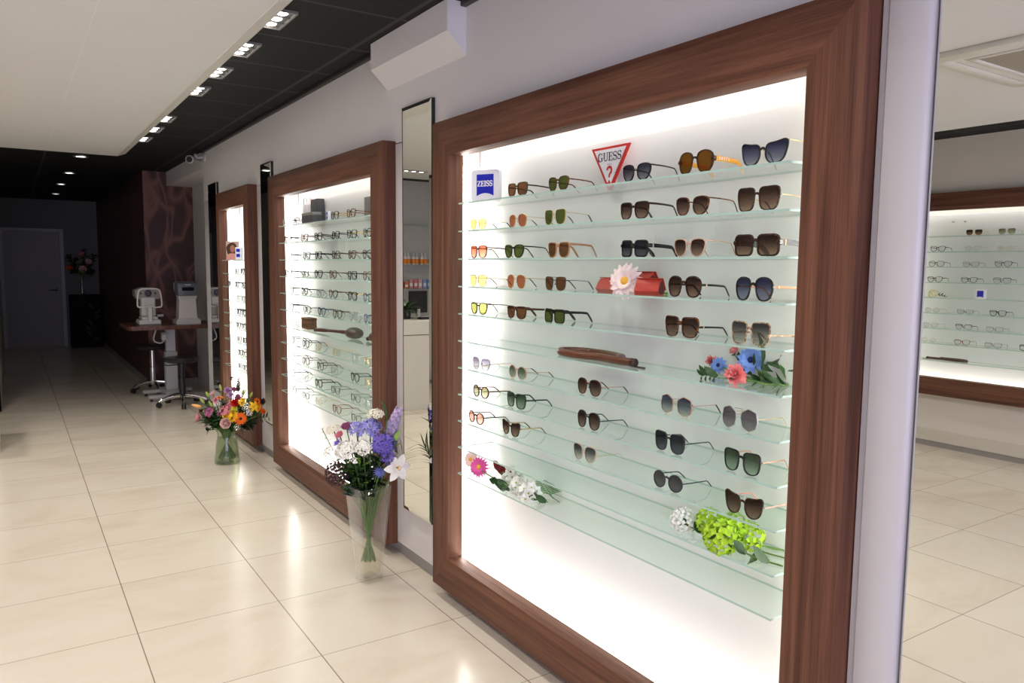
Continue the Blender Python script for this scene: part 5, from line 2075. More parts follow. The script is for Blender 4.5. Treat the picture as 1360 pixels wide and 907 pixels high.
A1('lisianthus', 'lilac lisianthus at the top', 'flower', 302, 518, .0, lambda A: h_carnation(A, .036, LILACP, 24), .003, .4, 1.5)
A1('lisianthus', 'pinkish lilac lisianthus at the crown', 'flower', 311, 517, .02, lambda A: h_carnation(A, .032, MAUVE, 24), .003, .4, 1.5)
A1('lisianthus', 'mauve lisianthus behind the red carnation', 'flower', 316, 528, -.04, lambda A: h_carnation(A, .036, MAUVE, 24), .003, .6, 1)
A1('lisianthus', 'lilac lisianthus under the crown', 'flower', 306, 524, -.03, lambda A: h_carnation(A, .030, LILACP, 24), .003, .6, 1)
A1('alstroemeria', 'yellow alstroemeria beside the big gerbera', 'flower', 310, 553, -.12, lambda A: h_cluster(A, .032, YELLOW, 8, .75, .5, 6, .3), .003, 1)
A1('alstroemeria', 'yellow alstroemeria above the pale rose', 'flower', 301, 552, -.10, lambda A: h_cluster(A, .026, YELLOW, 8, .75, .5, 6, .3), .003, .9)
A1('alstroemeria', 'yellow-green alstroemeria below the red carnation', 'flower', 311, 545, -.09, lambda A: h_cluster(A, .026, petal_mat('yellow_green', (206, 196, 70)), 8, .75, .5, 6, .3), .003, .9)
A1('alstroemeria', 'yellow alstroemeria on the near side', 'flower', 337, 540, -.06, lambda A: h_star(A, .042, YELLOW, 6, .5), .003, .8)
A1('alstroemeria', 'orange-yellow alstroemeria at the near edge', 'flower', 344, 542, -.03, lambda A: h_star(A, .034, ORANGE2, 6, .5), .003, .6)
A1('baby_breath', 'white baby-breath on the near side', 'flower', 327, 541, -.08, lambda A: h_umbel(A, .040, WHITE_P, 26, .16), .002, .8)
A1('baby_breath', 'white baby-breath under the big gerbera', 'flower', 315, 567, -.11, lambda A: h_umbel(A, .034, WHITE_P, 20, .18), .002, .9)
for px, py, off, nm in ((332, 528, -.02, 'near the top'), (278, 528, -.0, 'at the top far side'), (272, 536, .0, 'at the far edge'), (282, 540, -.06, 'above the mauve alstroemeria'),
                        (294, 519, .0, 'beside the crown'), (322, 525, .0, 'behind the baby-breath')):
    A1('lily_bud', 'pale green lily bud ' + nm, 'flower', px, py, off, lambda A: h_bud(A, .011, .060, G_LIME), .003, .3, 1.2)


def dark_spike(A, base, head, mid):
    tip = facing(317, 501, V1, .02)
    h, T = head - base, tip - base
    return h_spike([h, h.lerp(T, .5), T], .018, .008, petal_mat('dark_spike', (58, 34, 38)), 40, 4)


A1('amaranth_spike', 'dark upright spike at the crown', 'flower', 316, 519, .02, dark_spike, .003)
A1('carnation', 'dark purple bloom at the near edge', 'flower', 349, 533, .02, lambda A: h_carnation(A, .030, PLUM, 30), .003, .3)
A1('dark_berries', 'black berries high on the far side', 'foliage', 309, 503, .04, lambda A: h_cluster(A, .018, G_DARK, 9, .6, .7, 4, .0), .002, .2, 2)
A1('palm_leaf', 'fan palm leaf on the far side of the front', 'foliage', 272, 557, -.06, leaf_fn(16, .15, .016, G_LEAF, .5, .45, True, -.3), .003)
A1('palm_leaf', 'fan palm leaf on the near side of the front', 'foliage', 340, 553, -.06, leaf_fn(16, .15, .016, G_LEAF, .5, .45, True, -.3), .003)
A1('leaf_spray', 'drooping dark leaf under the far side', 'foliage', 277, 571, -.03, leaf_fn(3, .075, .045, G_DARK, .5, .8), .003)
A1('leaf_spray', 'green sprig reaching towards the frame', 'foliage', 355, 553, .0, leaf_fn(9, .06, .024, G_LEAF, .8, .5, True), .003)
A1('leaf_spray', 'dark leaves at the middle front', 'foliage', 309, 562, -.08, leaf_fn(12, .085, .035, G_LEAF), .003)
A1('leaf_spray', 'dark leaves above the neck', 'foliage', 291, 558, -.06, leaf_fn(12, .085, .035, G_LEAF), .003)
A1('leaf_spray', 'green leaves behind the yellow flowers', 'foliage', 326, 548, -.03, leaf_fn(12, .085, .035, G_LEAF), .003)
A1('leaf_spray', 'dark leaves under the crown', 'foliage', 296, 535, .0, leaf_fn(12, .085, .035, G_DARK), .003)
A1('leaf_spray', 'dark leaves behind the red carnation', 'foliage', 318, 538, .02, leaf_fn(12, .085, .035, G_DARK), .003)
A1('leaf_spray', 'fine dark sprig near the top', 'foliage', 327, 517, .04, leaf_fn(10, .04, .012, G_DARK, .8, .5, True), .002)

for k in range(22):
    a, q = rnd(0, 1), rnd(0, 1)
    o_ = leaf_fn(13, .085, .034, random.choice((G_LEAF, G_DARK, G_LEAF)), rnd(.5, .9))
    A1('leaf_spray', 'dark green filler leaves among the flower heads', 'foliage', 272 + 72 * a, 524 + 42 * q, rnd(-.07, .10), o_, .003)['group'] = 'filler leaves in the round vase'
for px, py, nm, fn in ((288, 536, 'small white bloom above the pale rose', lambda A: h_cluster(A, .024, WHITE_P, 14, .5, .6, 5, .1)), (322, 534, 'small yellow bloom right of the red carnation', lambda A: h_cluster(A, .024, YELLOW, 8, .7, .5, 6, .3)),
                       (292, 549, 'dusty pink bloom left of the yellow ones', lambda A: h_carnation(A, .026, MAUVE, 22)), (331, 548, 'small white bloom above the near palm leaf', lambda A: h_cluster(A, .022, WHITE_P, 14, .5, .6, 5, .1)),
                       (286, 531, 'pink bloom below the blush rose', lambda A: h_carnation(A, .028, PINK, 22)), (350, 546, 'orange-red bloom at the near edge', lambda A: h_carnation(A, .024, ORANGE, 22))):
    A1('filler_bloom', nm, 'flower', px, py, rnd(-.09, -.04), fn, .003, .8)

# ---- flowers lying on the shelves of the nearest display
LIE = 'flowers lying on the nearest display'


def lying(name, label, zshelf, head_px, tail_px, r, fn, stem_r=.0024, leaf=None, d=None, stem_mat=None, lift=None, mid=0.0):
    lift = r * .95 if lift is None else lift
    head = on_z(head_px[0], head_px[1], zshelf + lift)
    tail = on_z(tail_px[0], tail_px[1], zshelf + stem_r)
    lo, hi = YB + r * .75 + .004, YS + .01
    if not lo <= head.y <= hi or head.x < 0:
        yy = (lo + hi) / 2 if abs(zshelf - EYE) < .12 else min(max(head.y, lo), hi)
        q = on_y(head_px[0], head_px[1], yy)
        head = Vector((q.x, yy, max(q.z, zshelf + r * .5)))
    lo, hi = YB + .012, YS - .004
    if not lo <= tail.y <= hi or tail.x < 0:
        yy = -1.79 if abs(zshelf - EYE) < .12 else min(max(tail.y, lo), hi)
        q = on_y(tail_px[0], tail_px[1], yy)
        tail = Vector((q.x, yy, zshelf + stem_r))
    t = thing(name, label, 'flower', (head.x, head.y, zshelf), 0, LIE)
    o = Vector(t.location)
    h, tl = head - o, tail - o
    md = h.lerp(tl, .55) + Vector((0, mid, 0))
    md.z = stem_r + .004
    path = [tl, md, h - Vector((0, 0, lift * .3))]
    MB().tube(bez(path, 6), stem_r, 6).build('stem', stem_mat or G_STEM, t)
    A = basis(h, d or Vector((-.35, .85, .35)))
    for nm, mb, mt in fn(A):
        mb.build(nm, mt, t, sharp=None)
    if leaf:
        leaf(path).build('leaves', G_LEAF, t, sharp=None)
    return t


zt = lambda i: SH_Z[i] + .0033
lying('gerbera', 'large white-pink gerbera leaning against the red cases', zt(3), (830, 373), (887, 381), .056,
      lambda A: h_gerbera(A, .062, petal_mat('blush_white', (244, 222, 218)), EYEY, ((17, 1.0, .12), (15, .84, .30), (16, .45, .75)), .34) , .004, None, Vector((-.35, .9, .2)), G_BRIGHT, .052)
lying('carnation', 'pink carnation on the sixth shelf among blue flowers', zt(5), (976, 497), (1045, 512), .032, lambda A: h_carnation(A, .034, CORAL), .002, lambda p: leaves_along(p, 6, .05, .014, start=.0))
lying('carnation', 'small coral carnation at the far end of the sixth shelf posy', zt(5), (944, 479), (1040, 505), .018, lambda A: h_carnation(A, .020, CORAL, 26), .002)
lying('cornflower', 'large blue cornflower on the sixth shelf', zt(5), (997, 478), (1048, 500), .034, lambda A: h_gerbera(A, .040, SKY, petal_mat('navy_eye', (40, 44, 110)), ((12, 1.0, .2), (10, .7, .6)), .5), .002,
      lambda p: leaves_along(p, 8, .07, .016, start=.0), Vector((-.5, .8, .3)))
lying('cornflower', 'small blue cornflower beside the coral carnation', zt(5), (954, 485), (1030, 512), .022, lambda A: h_gerbera(A, .027, SKY, petal_mat('navy_eye', (40, 44, 110)), ((10, 1.0, .2), (8, .7, .7)), .5), .002)
lying('rose', 'coral rose bud above the posy on the sixth shelf', zt(5), (976, 465), (1030, 495), .016, lambda A: h_rose(A, .020, CORAL), .002, lambda p: leaves_along(p, 8, .05, .022, start=.1), Vector((.6, .3, .5)), None, .050)
lying('leaf_spray', 'long green leaves and curly stems on the sixth shelf', zt(5), (1006, 488), (1048, 509), .02, lambda A: [('blades', leaves_along([A.translation, A.translation + Vector((-.05, 0, .02)), A.translation + Vector((-.12, -.02, -.01))], 7, .10, .022, start=.0), G_LEAF)], .0025, None, None, G_BRIGHT)
lying('leaf_spray', 'dark leaf tips under the coral carnation', zt(5), (953, 500), (1000, 507), .012, lambda A: [('blades', leaves_along([A.translation, A.translation + Vector((.03, 0, -.0)), A.translation + Vector((.06, .0, -.005))], 8, .045, .020, start=.0), G_LEAF)], .002)

HYG = lambda r, n: (lambda A: h_cluster(A, r, GREENHY, n, .30, .85, 4, -.7))
lying('hydrangea', 'lime green hydrangea head nearest the front edge', zt(9), (958, 712), (1040, 752), .044, HYG(.048, 70), .0028, lambda p: leaves_along(p, 5, .075, .034, start=.25))
lying('hydrangea', 'lime green hydrangea head at the back', zt(9), (943, 693), (1036, 730), .036, HYG(.040, 60), .0028, None, None, None, .046)
lying('hydrangea', 'yellow-green hydrangea head nearest the frame', zt(9), (996, 713), (1042, 722), .036, HYG(.038, 60), .0028, None, Vector((-.5, .7, .5)))
lying('hydrangea', 'lime green hydrangea head in the middle of the bunch', zt(9), (974, 700), (1042, 741), .036, HYG(.040, 60), .0028, None, None, None, .056)
lying('hydrangea', 'round white hydrangea head beside the green ones', zt(9), (907, 690), (985, 730), .036, lambda A: h_cluster(A, .037, WHITE_P, 90, .22, .95, 4, -.85), .0026, lambda p: leaves_along(p, 6, .05, .026, start=.5))
lying('dahlia', 'magenta dahlia on the bottom shelf', zt(10), (636, 620), (690, 650), .040, lambda A: h_gerbera(A, .048, MAGENTA, EYEY, ((18, 1.0, .1), (16, .85, .35), (12, .6, .7)), .26), .003, None, Vector((-.45, .85, .25)))
lying('dahlia', 'pale peach dahlia behind the magenta one', zt(10), (625, 610), (670, 640), .034, lambda A: h_gerbera(A, .040, PALEPINK, EYEY, ((18, 1.0, .1), (16, .85, .35)), .26), .003, None, Vector((-.4, .8, .3)), None, .050)
lying('leaf_spray', 'dark red leaf behind the magenta dahlia', zt(10), (657, 618), (690, 640), .02, lambda A: [('blades', leaves_along([A.translation, A.translation + Vector((-.03, 0, .0)), A.translation + Vector((-.08, -.01, -.015))], 6, .060, .034, start=.0), petal_mat('dark_red_leaf', (116, 28, 34)))], .002, None, None, None, .04)
for hx, hy, nm in ((681, 634, 'nearest the magenta dahlia'), (692, 647, 'in the middle of the white spray'), (702, 655, 'nearest the fern')):
    lying('white_orchid', 'white orchid bloom ' + nm, zt(10), (hx, hy), (hx + 26, hy + 12), .024, lambda A: h_cluster(A, .034, WHITE_P, 9, .85, .6, 5, .0, G_LIME, .8), .002, lambda p: leaves_along(p, 5, .05, .024, start=.1))
lying('leaf_spray', 'green leaves in front of the white orchids', zt(10), (656, 638), (690, 655), .012, lambda A: [('blades', leaves_along([A.translation, A.translation + Vector((-.03, 0, .0)), A.translation + Vector((-.10, .0, -.006))], 8, .065, .030, start=.0), G_LEAF)], .002)


def fern(A):
    o = A.translation
    p = MB()
    tip, root = Vector((.07, -.03, .018)), Vector((-.085, .03, -.004))
    ax = (root - tip).normalized()
    for i in range(11):
        c = o + tip.lerp(root, i / 13)
        L_ = .026 + .046 * math.sin(PI * min(1, (i + 1) / 11) * .62)
        for s in (-1, 1):
            side = Vector((-ax.y, ax.x, 0)) * s
            X = (side * .82 - ax * .45 + Vector((0, 0, .12))).normalized()
            Y = Vector((0, 0, 1)).cross(X).normalized()
            Z = X.cross(Y)
            M = Matrix.Translation(c) @ Matrix((X, Y, Z)).transposed().to_4x4()
            p.petal(M, L_, .0105, -.2, .1, 3)
    p.tube([o + tip, o + root], .0016, 5)
    return [('fronds', p, pbr('fern_green', srgb(66, 112, 40), .5, noise=.15, nscale=30))]


lying('fern', 'fern frond at the end of the white orchids', zt(10), (726, 652), (743, 667), .020, fern, .0018, None)
# pale flowers on the mirrored display
t = thing('flower_posy', 'pale yellow posy on the fifth shelf of the mirrored display', 'flower', (3.66, YSO + .05, OPZ[4] + .0033))
for nm, mb, mt in h_cluster(basis((0, 0, .03), (0, -.8, .5)), .036, petal_mat('pale_yellow', (232, 228, 180)), 30, .4, .8, 5, -.3):
    mb.build(nm, mt, t, sharp=None)
MB().tube(bez([(0, .01, .02), (-.05, .02, .02), (-.10, .03, .006)], 5), .0025, 6).build('stem', G_STEM, t)
leaves_along([Vector((-.02, .01, .02)), Vector((-.06, .02, .02)), Vector((-.10, .03, .01))], 8, .035, .018, start=0).build('leaves', G_DARK, t, sharp=None)
# ------------------------------------------------------------------ instrument table, stools, counter, corridor end
M_TOP = wood('dark_cherry_table_top', (0.06, .022, .014, 1), (.115, .045, .028, 1), (.16, .068, .042, 1), .3)
M_LGM = pbr('light_grey_powder_coat', (.42, .42, .42, 1), .4, noise=.02)
M_IVORY = pbr('ivory_plastic', (.60, .585, .54, 1), .4, noise=.015)
M_SLATE = pbr('slate_grey_plastic', (.10, .115, .135, 1), .35, noise=.03)
M_BLKV = pbr('black_vinyl', (.014, .014, .015, 1), .35, noise=.1, nscale=40)
M_BLKP = pbr('black_plastic', (.016, .016, .017, 1), .4, noise=.05)
M_TAUPEP = pbr('taupe_plastic', (.26, .24, .21, 1), .4, noise=.03)
M_SCREEN = pbr('dark_glass_screen', (.008, .008, .009, 1), .08)
TT = .875
t = thing('instrument_table', 'reddish wooden instrument table on a grey lifting column', 'table', (9.66, -1.52, 0))
poly = [(-.36, .46)] + [(-.36 + .08 - .08 * math.cos(a), .46 - .08 + .08 * math.sin(a)) for a in (PI / 2, PI / 3, PI / 6, 0)] + [(-.36, -.48), (.34, -.48), (.34, .46)]
poly = poly[1:]
MB().prism(poly, TT - .045, TT, 0, 'z').build('table_top', M_TOP, t, recalc=True)
mb = MB().box((-.07, -.085, .10), (.05, .045, .55), bev=.006)
mb.build('outer_column', M_LGM, t)
mb = MB().box((-.055, -.070, .55), (.035, .030, TT - .046), bev=.004)
mb.build('inner_column', pbr('pale_violet_grey_coat', (.5, .5, .54, 1), .35, noise=.02), t)
mb = MB().box((-.24, -.10, .035), (.24, .08, .10), bev=.012)
mb.box((-.26, -.28, .035), (-.17, .26, .075), bev=.01)
mb.box((.17, -.28, .035), (.26, .26, .075), bev=.01)
mb.build('foot', M_LGM, t)
for x in (-.21, .21):
    for y in (-.25, .23):
        MB().lathe([(0, -.012), (.030, -.012), (.034, 0), (.030, .012), (0, .012)], 14, M=Matrix.Translation((x, y, .0345)) @ Matrix.Rotation(PI / 2, 4, 'X')).build('caster', M_BLKP, t)
mb = MB().lathe([(0, 0), (.05, 0), (.05, .05), (0, .05)], 18, M=Matrix.Translation((-.10, .085, .735)) @ Matrix.Rotation(PI / 2, 4, 'X'))
mb.build('control_box', M_IVORY, t)
mb = MB().tube(bez([(-.12, .14, .83), (-.13, .17, .70), (-.12, .10, .66), (-.11, .05, .70), (-.10, .06, .75)], 6), .008, 8)
mb.build('cable', M_IVORY, t)


# instrument with a white headrest
t = thing('eye_tester', 'white eye tester with chin rest and wire headrest on the table', 'instrument', (9.60, -1.315, TT))
mb = MB().box((-.13, -.115, 0), (.16, .115, .055), bev=.012)
mb.box((-.10, -.085, .055), (.15, .085, .09), bev=.01)
mb.build('base', M_IVORY, t)
mb = MB().box((-.02, -.075, .09), (.16, .075, .31), bev=.012)
mb.build('body', M_IVORY, t)
T = Matrix.Translation((.03, 0, .345))
mb = MB().prism(chaikin([(-.135, .075), (.135, .075), (.135, -.055), (.05, -.06), (.02, -.12), (-.02, -.12), (-.05, -.06), (-.135, -.055)], 1), -.04, .17, 0, 'y', M=T @ Matrix.Rotation(PI / 2, 4, 'Z') @ Matrix.Rotation(PI, 4, 'Z'))
mb.build('measuring_head', M_TAUPEP, t, recalc=True)
A = basis((-.008, 0, .355), (-1, 0, 0))
a_ = MB().lathe([(.036, 0), (.038, .012), (.028, .014), (.024, .006), (0, .006)], 20, M=A)
for y in (-.075, .075):
    a_.lathe([(.012, 0), (.012, .006), (0, .006)], 12, M=basis((-.010, y, .355), (-1, 0, 0)))
a_.lathe([(.010, 0), (.010, .006), (0, .006)], 12, M=basis((-.010, 0, .265), (-1, 0, 0)))
a_.build('lenses', M_BLKP, t)
hp = bez([(-.11, .085, .20), (-.11, .125, .22), (-.11, .115, .36), (-.11, .085, .405), (-.11, 0, .41), (-.11, -.085, .405), (-.11, -.115, .36), (-.11, -.125, .22), (-.11, -.085, .20), (-.11, -.03, .195)], 6)
MB().tube(hp, .008, 8).build('headrest', pbr('white_coated_wire', (.72, .72, .70, 1), .3), t)
mb = MB().box((-.135, -.022, .03), (-.095, .022, .20), bev=.006)
mb.box((-.14, -.05, .20), (-.08, .05, .222), bev=.008)
mb.build('chin_rest', M_IVORY, t)
mb = MB().tube([(-.06, -.08, .10), (-.06, -.13, .10)], .014, 10)
mb.ball((-.06, -.135, .10), .016, 10, 8)
mb.build('joystick', M_LGM, t)

t = thing('tonometer', 'ivory eye instrument with slate grey head on the table', 'instrument', (9.58, -1.715, TT))
prof = [(-.145, 0), (.15, 0), (.15, .035), (.09, .06), (.075, .30), (.12, .40), (.13, .46), (.06, .49), (-.11, .475), (-.135, .43), (-.13, .34), (-.095, .28), (-.105, .07), (-.145, .045)]
mb = MB()
hw = [.13, .13, .13, .10, .09, .11, .11, .10, .10, .11, .11, .09, .10, .13]
n = len(prof)
vs = [(a, hw[i], b) for i, (a, b) in enumerate(prof)] + [(a, -hw[i], b) for i, (a, b) in enumerate(prof)]
fs = [tuple(range(n)), tuple(range(2 * n - 1, n - 1, -1))] + [(i, i + n, (i + 1) % n + n, (i + 1) % n) for i in range(n)]
mb.add(vs, fs, 0, True)
mb.build('body', M_IVORY, t, recalc=True, sharp=50)
mb = MB().box((-.150, -.115, .325), (-.115, .115, .475), bev=.016, seg=3)
mb.box((-.12, -.118, .33), (.02, .118, .486), bev=.02, seg=2)
mb.build('head_cover', M_SLATE, t)
mb = MB().box((-.153, -.065, .385), (-.148, .065, .425), bev=.002)
mb.build('viewing_window', M_SCREEN, t)
mb = MB().box((-.152, -.035, .446), (-.146, .035, .462), bev=.004)
mb.build('badge', M_LGM, t)


def stool(loc, label, seat_z, col_mat, rot):
    t = thing('rolling_stool', label, 'stool', loc, rot, 'rolling stools at the instrument table')
    MB().lathe([(0, seat_z - .055), (.15, seat_z - .055), (.180, seat_z - .040), (.186, seat_z - .015), (.172, seat_z), (0, seat_z + .006)], 28).build('seat', M_BLKV, t)
    MB().lathe([(0, .085), (.036, .085), (.036, .30), (.030, .305), (.030, seat_z - .07), (.06, seat_z - .056), (0, seat_z - .056)], 16).build('column', col_mat, t)
    for i in range(5):
        a = 2 * PI * i / 5
        c, s = math.cos(a), math.sin(a)
        MB().tube(bez([(0, 0, .115), (.12 * c, .12 * s, .105), (.225 * c, .225 * s, .078), (.255 * c, .255 * s, .062)], 4), [.024] * 5 + [.020] * 4 + [.017] * 4, 8, flat=.75).build('leg', M_CHROME, t)
        m2 = MB()
        for k in (-1, 1):
            m2.lathe([(0, -.010), (.026, -.010), (.030, 0), (.026, .010), (0, .010)], 14, M=Matrix.Translation((.255 * c - s * .014 * k, .255 * s + c * .014 * k, .0305)) @ Matrix.Rotation(a, 4, 'Z') @ Matrix.Rotation(PI / 2, 4, 'X'))
        m2.build('caster', M_BLKP, t)
    MB().tube([(.03, 0, seat_z - .08), (.14, -.03, seat_z - .085), (.17, -.035, seat_z - .08)], .007, 8).build('height_lever', M_BLKP, t)
    return t


stool((9.05, -1.555, 0), 'black round rolling stool in front of the instrument table', .540, M_BLKP, math.radians(100))
stool((10.18, -1.46 + .03, 0), 'black rolling stool with a chrome column behind the table', .575, M_CHROME, math.radians(40)).location.x = 10.27
t = thing('wall_socket', 'white wall socket with a black plug beside the front stool', 'socket', (9.05, -2.0195, .36))
MB().box((-.05, 0, 0), (.05, .014, .10), bev=.004).build('plate', M_IVORY, t)
MB().tube([(-.0, .012, .05), (-.0, .05, .05)], .018, 10).build('plug', M_BLKP, t)
MB().tube(bez([(0, .05, .05), (.02, .07, -.05), (.15, .05, -.10), (.30, .03, -.02)], 6), .005, 6).build('cord', M_BLKP, t)

# ---- corridor end: black pedestal with an arrangement
t = thing('flower_pedestal', 'black pedestal with faint leaf print beside the grey door', 'pedestal', (16.36, -1.165, 0))
MB().box((-.22, -.25, 0), (.22, .25, .97), bev=.006).build('column', pbr('matt_black_pedestal', (.008, .008, .008, 1), .8, spec=.2), t)
mb = MB()
for i in range(7):
    z = .12 + .1 * i
    M = Matrix.Translation((-.2208, -.10 + .05 * math.sin(i), z)) @ Matrix.Rotation(-PI / 2, 4, 'Y') @ Matrix.Rotation(rnd(-.9, .9), 4, 'Z')
    mb.petal(M, .12, .04, 0, 0, 3)
mb.build('leaf_print', pbr('dull_gold_green_print', srgb(54, 54, 20), .7, noise=.1), t)
VE = Vector((16.36, -1.13, .9705))
t = thing('glass_vase', 'slim clear vase on the black pedestal', 'vase', VE)
MB().lathe([(0, 0), (.06, 0), (.062, .01), (.045, .16), (.055, .36), (.052, .36), (.042, .16), (.056, .014), (0, .014)], 20).build('vase_glass', M_VASE, t)
BE = Bouquet(VE, .99, 1.30, .02, .012, 'flowers on the black pedestal', 'on the black pedestal')
for px, py, nm, fn in ((93, 356, 'orange bloom', lambda A: h_carnation(A, .09, ORANGE, 24)), (110, 358, 'blush bloom', lambda A: h_rose(A, .08, PALEPINK)),
                       (117, 348, 'peach bloom', lambda A: h_rose(A, .07, PALEPINK)), (101, 345, 'dim red bloom', lambda A: h_carnation(A, .07, DKRED, 24)),
                       (108, 338, 'pale bloom at the top', lambda A: h_rose(A, .07, PINK))):
    BE.add('faded_flower', nm, 'flower', px, py, -.05, fn, .006)
for px, py, nm in ((90, 340, 'dark leafy branch towards the door'), (112, 332, 'tall dark leafy branch'), (125, 340, 'dark leafy branch towards the brown wall'),
                   (98, 358, 'low dark leaves at the front'), (121, 360, 'low dark leaves at the side')):
    BE.add('leafy_branch', nm, 'foliage', px, py, 0, leaf_fn(16, .14, .055, G_DARK, .8, .3), .006)

# ---- counter and back shelves, seen in the narrow mirror
M_CREAM = pbr('cream_counter_laminate', (.60, .575, .50, 1), .35, noise=.015)
t = thing('service_counter', 'cream service counter seen in the narrow mirror', 'counter', (7.82, 1.32, 0))
MB().box((-.32, -1.19, .0), (.32, 1.19, .82), bev=.003).build('front_panel', M_CREAM, t)
MB().box((-.33, -1.20, .826), (.33, 1.20, .975), bev=.004).build('counter_top', M_CREAM, t)
CT = .9755
t = thing('monitor', 'black monitor on the counter seen in the narrow mirror', 'monitor', (7.98, .545, CT), -.15)
MB().box((-.014, -.125, .055), (.014, .125, .31), bev=.005).build('casing', M_BLKP, t)
MB().box((-.0165, -.115, .066), (-.0142, .115, .30)).build('screen', M_SCREEN, t)
mb = MB().box((-.02, -.02, .008), (.02, .02, .10), bev=.003)
mb.box((-.08, -.09, 0), (.08, .09, .010), bev=.003)
mb.build('stand', M_LGM, t)
t = thing('keyboard', 'black keyboard in front of the counter monitor', 'keyboard', (7.72, .60, CT), 0)
mb = MB().box((-.06, -.17, 0), (.06, .17, .018), bev=.004)
mb.build('case', M_BLKP, t)
mb = MB()
for i in range(4):
    for j in range(12):
        mb.box((-.05 + i * .026, -.155 + j * .026, .0185), (-.05 + i * .026 + .020, -.155 + j * .026 + .020, .023))
mb.build('keys', pbr('dark_grey_keys', (.03, .03, .032, 1), .5), t)
t = thing('potted_plant', 'small green potted plant on the counter', 'plant', (7.86, .335, CT))
MB().lathe([(0, 0), (.05, 0), (.07, .11), (.065, .11), (.055, .09), (0, .09)], 20).build('pot', M_BLKP, t)
mb = MB()
for i in range(34):
    M = Matrix.Translation((0, 0, .09)) @ RZ(i * 2.4) @ RY(-rnd(.5, 1.4))
    mb.petal(M, rnd(.14, .24), .024, -.9, .2, 5)
mb.build('leaves', G_LEAF, t, sharp=None)
for i, z in enumerate((2.10, 1.58, 1.262)):
    mb = MB().box((-.15, -1.10, -.004), (.15, 1.10, .004))
    tag(mb.build('glass_shelf', M_SHELF[0], loc=(9.449, 1.32, z)), ['upper', 'middle', 'lower'][i] + ' glass shelf behind the counter, seen in the narrow mirror', 'shelf', 'glass shelves behind the counter')
M_BOT = pbr('white_bottle_plastic', (.78, .78, .77, 1), .35, noise=.01)
M_ORL = pbr('orange_bottle_label', srgb(232, 138, 30), .5, noise=.25, nscale=40)
b0 = None
BN = ['first', 'second', 'third', 'fourth', 'fifth', 'sixth', 'seventh', 'eighth', 'ninth']
for i in range(9):
    lab = '%s white spray bottle with orange label from the counter monitor side' % BN[i]
    loc = (9.40 + .03 * (i % 2), .93 + i * .062, 1.5843)
    if b0 is None:
        b0 = thing('spray_bottle', lab, 'bottle', loc, 0, 'spray bottles on the middle back shelf')
        MB().lathe([(0, 0), (.026, 0), (.028, .004), (.028, .095), (.018, .115), (.010, .12), (.010, .128), (0, .128)], 16).build('bottle', M_BOT, b0)
        MB().lathe([(.0284, .012), (.0287, .014), (.0287, .075), (.0284, .077)], 16).build('label', M_ORL, b0)
        mb = MB().lathe([(.012, .126), (.012, .145), (.006, .150), (.004, .172), (0, .172)], 12)
        mb.build('nozzle', M_BOT, b0)
    else:
        dup(b0, lab, loc=loc)
cols = [('red and white', (190, 60, 50)), ('dark', (40, 36, 34)), ('orange', (214, 120, 50)), ('dusty pink', (196, 140, 136)), ('rose', (206, 120, 124)),
        ('pale pink', (214, 170, 164)), ('pale blue', (140, 164, 210)), ('blue', (110, 140, 204))]
for i, (nm, c) in enumerate(cols):
    t = thing('small_carton', nm + ' small carton on the lower shelf behind the counter', 'box', (9.41, .93 + i * .068, 1.2663), 0, 'small cartons on the lower back shelf')
    h = (.075, .10, .085, .12, .12, .12, .12, .12)[i]
    MB().box((-.03, -.027, 0), (.03, .027, h), bev=.002).build('carton', pbr('carton_' + nm.replace(' ', '_'), srgb(*c), .5, noise=.1, nscale=40), t)
    MB().box((-.0312, -.020, h * .25), (-.0300, .020, h * .6)).build('label', M_BOT, t)
# ------------------------------------------------------------------ light and camera
def lamp(kind, name, loc, power, col=(1, 1, 1), rot=(0, 0, 0), **k):
    d = bpy.data.lights.new(name, kind)
    d.energy = power
    d.color = col
    for a, b_ in k.items():
        setattr(d, a, b_)
    o = bpy.data.objects.new(name, d)
    o.location = loc
    o.rotation_euler = rot
    COL.objects.link(o)
    return o


WARM = (1.0, 0.945, 0.87)
for x in [1.25, 1.85, 2.45, 3.05] + SPOT_X:
    lamp('SPOT', 'spot_or_fill_beam', (x, SPY, ZC - .035), 26, WARM, spot_size=math.radians(105), spot_blend=0.8, shadow_soft_size=.07)
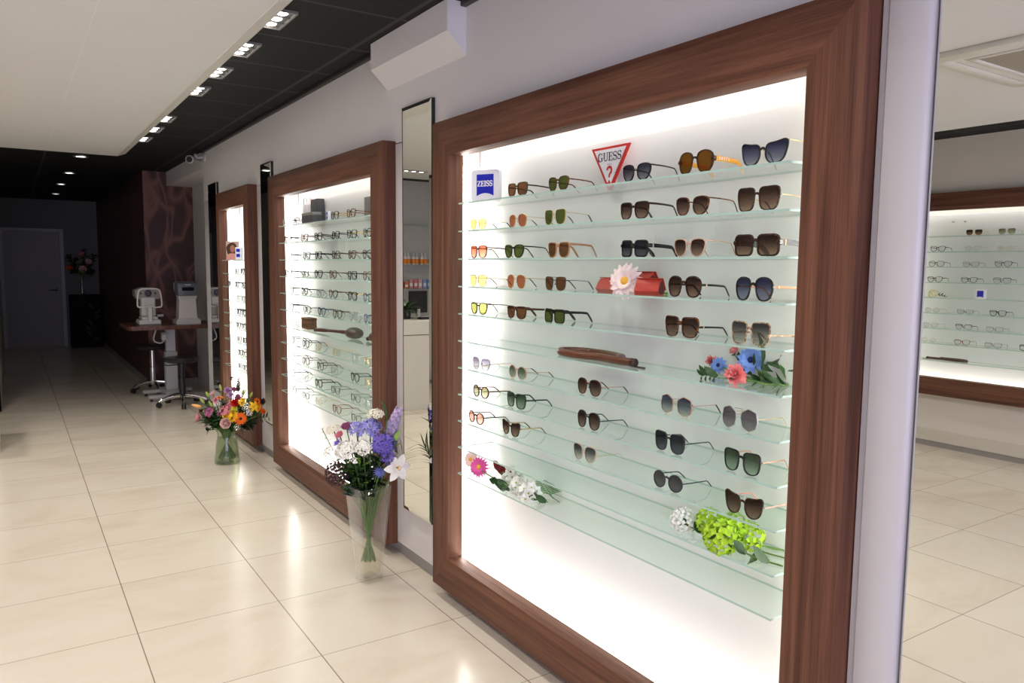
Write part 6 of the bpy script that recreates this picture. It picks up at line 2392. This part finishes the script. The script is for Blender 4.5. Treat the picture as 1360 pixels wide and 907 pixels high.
# spots without fittings, added to light the opposite side and the display wall
for x in [0.4, 1.6, 2.8, 4.0, 5.2, 6.4]:  # unseen row, added as fill for the opposite side
    lamp('SPOT', 'spot_or_fill_beam', (x, 2.68, ZC - .035), 24, WARM, spot_size=math.radians(105), spot_blend=0.8, shadow_soft_size=.07)
for x in [0.3, 1.8, 3.4, 5.0, 6.4, 7.86]:  # added mid-room fill; only the last has a fitting, seen in the narrow mirror
    lamp('SPOT', 'spot_or_fill_beam', (x, 0.44, ZS - .035), 62, WARM, spot_size=math.radians(150), spot_blend=0.9, shadow_soft_size=.08)
for px, py in [(107, 207), (92, 229), (81, 244), (74, 257)]:
    P = on_z(px, py, ZC)
    lamp('SPOT', 'downlight_beam', (P.x, P.y, ZC - .03), 1.6, (1, .95, .88), spot_size=math.radians(80), spot_blend=0.6, shadow_soft_size=.05)

# daylight from the street through the shop window
w = bpy.data.worlds.new('street_daylight')
S.world = w
w.use_nodes = True
bg = w.node_tree.nodes['Background']
bg.inputs['Color'].default_value = (0.62, 0.62, 1.0, 1)
bg.inputs['Strength'].default_value = 1.2
lamp('AREA', 'shop_window_daylight', (XF - .05, .9, 1.4), 140, (0.78, 0.75, 1.0), (0, -PI / 2, 0), shape='RECTANGLE', size=2.2, size_y=4.4)

cam = bpy.data.cameras.new('camera')
cam.sensor_fit = 'HORIZONTAL'
cam.sensor_width = 36
cam.lens = 36 * F_PX / W_PX
cam.clip_start = .02
cam.clip_end = 100
co = bpy.data.objects.new('camera', cam)
COL.objects.link(co)
co.matrix_world = Matrix((C_R, C_U, -C_D)).transposed().to_4x4()
co.location = C_O
S.camera = co

S.view_settings.view_transform = 'Standard'
S.view_settings.look = 'None'
S.view_settings.gamma = 1
S.view_settings.exposure = 0.0
S.view_settings.use_curve_mapping = False
S.cycles.use_denoising = True
S.cycles.max_bounces = 10
S.cycles.diffuse_bounces = 4
S.cycles.glossy_bounces = 5
S.cycles.transparent_max_bounces = 40
S.cycles.caustics_reflective = False
S.cycles.caustics_refractive = False
S.cycles.sample_clamp_indirect = 6.0
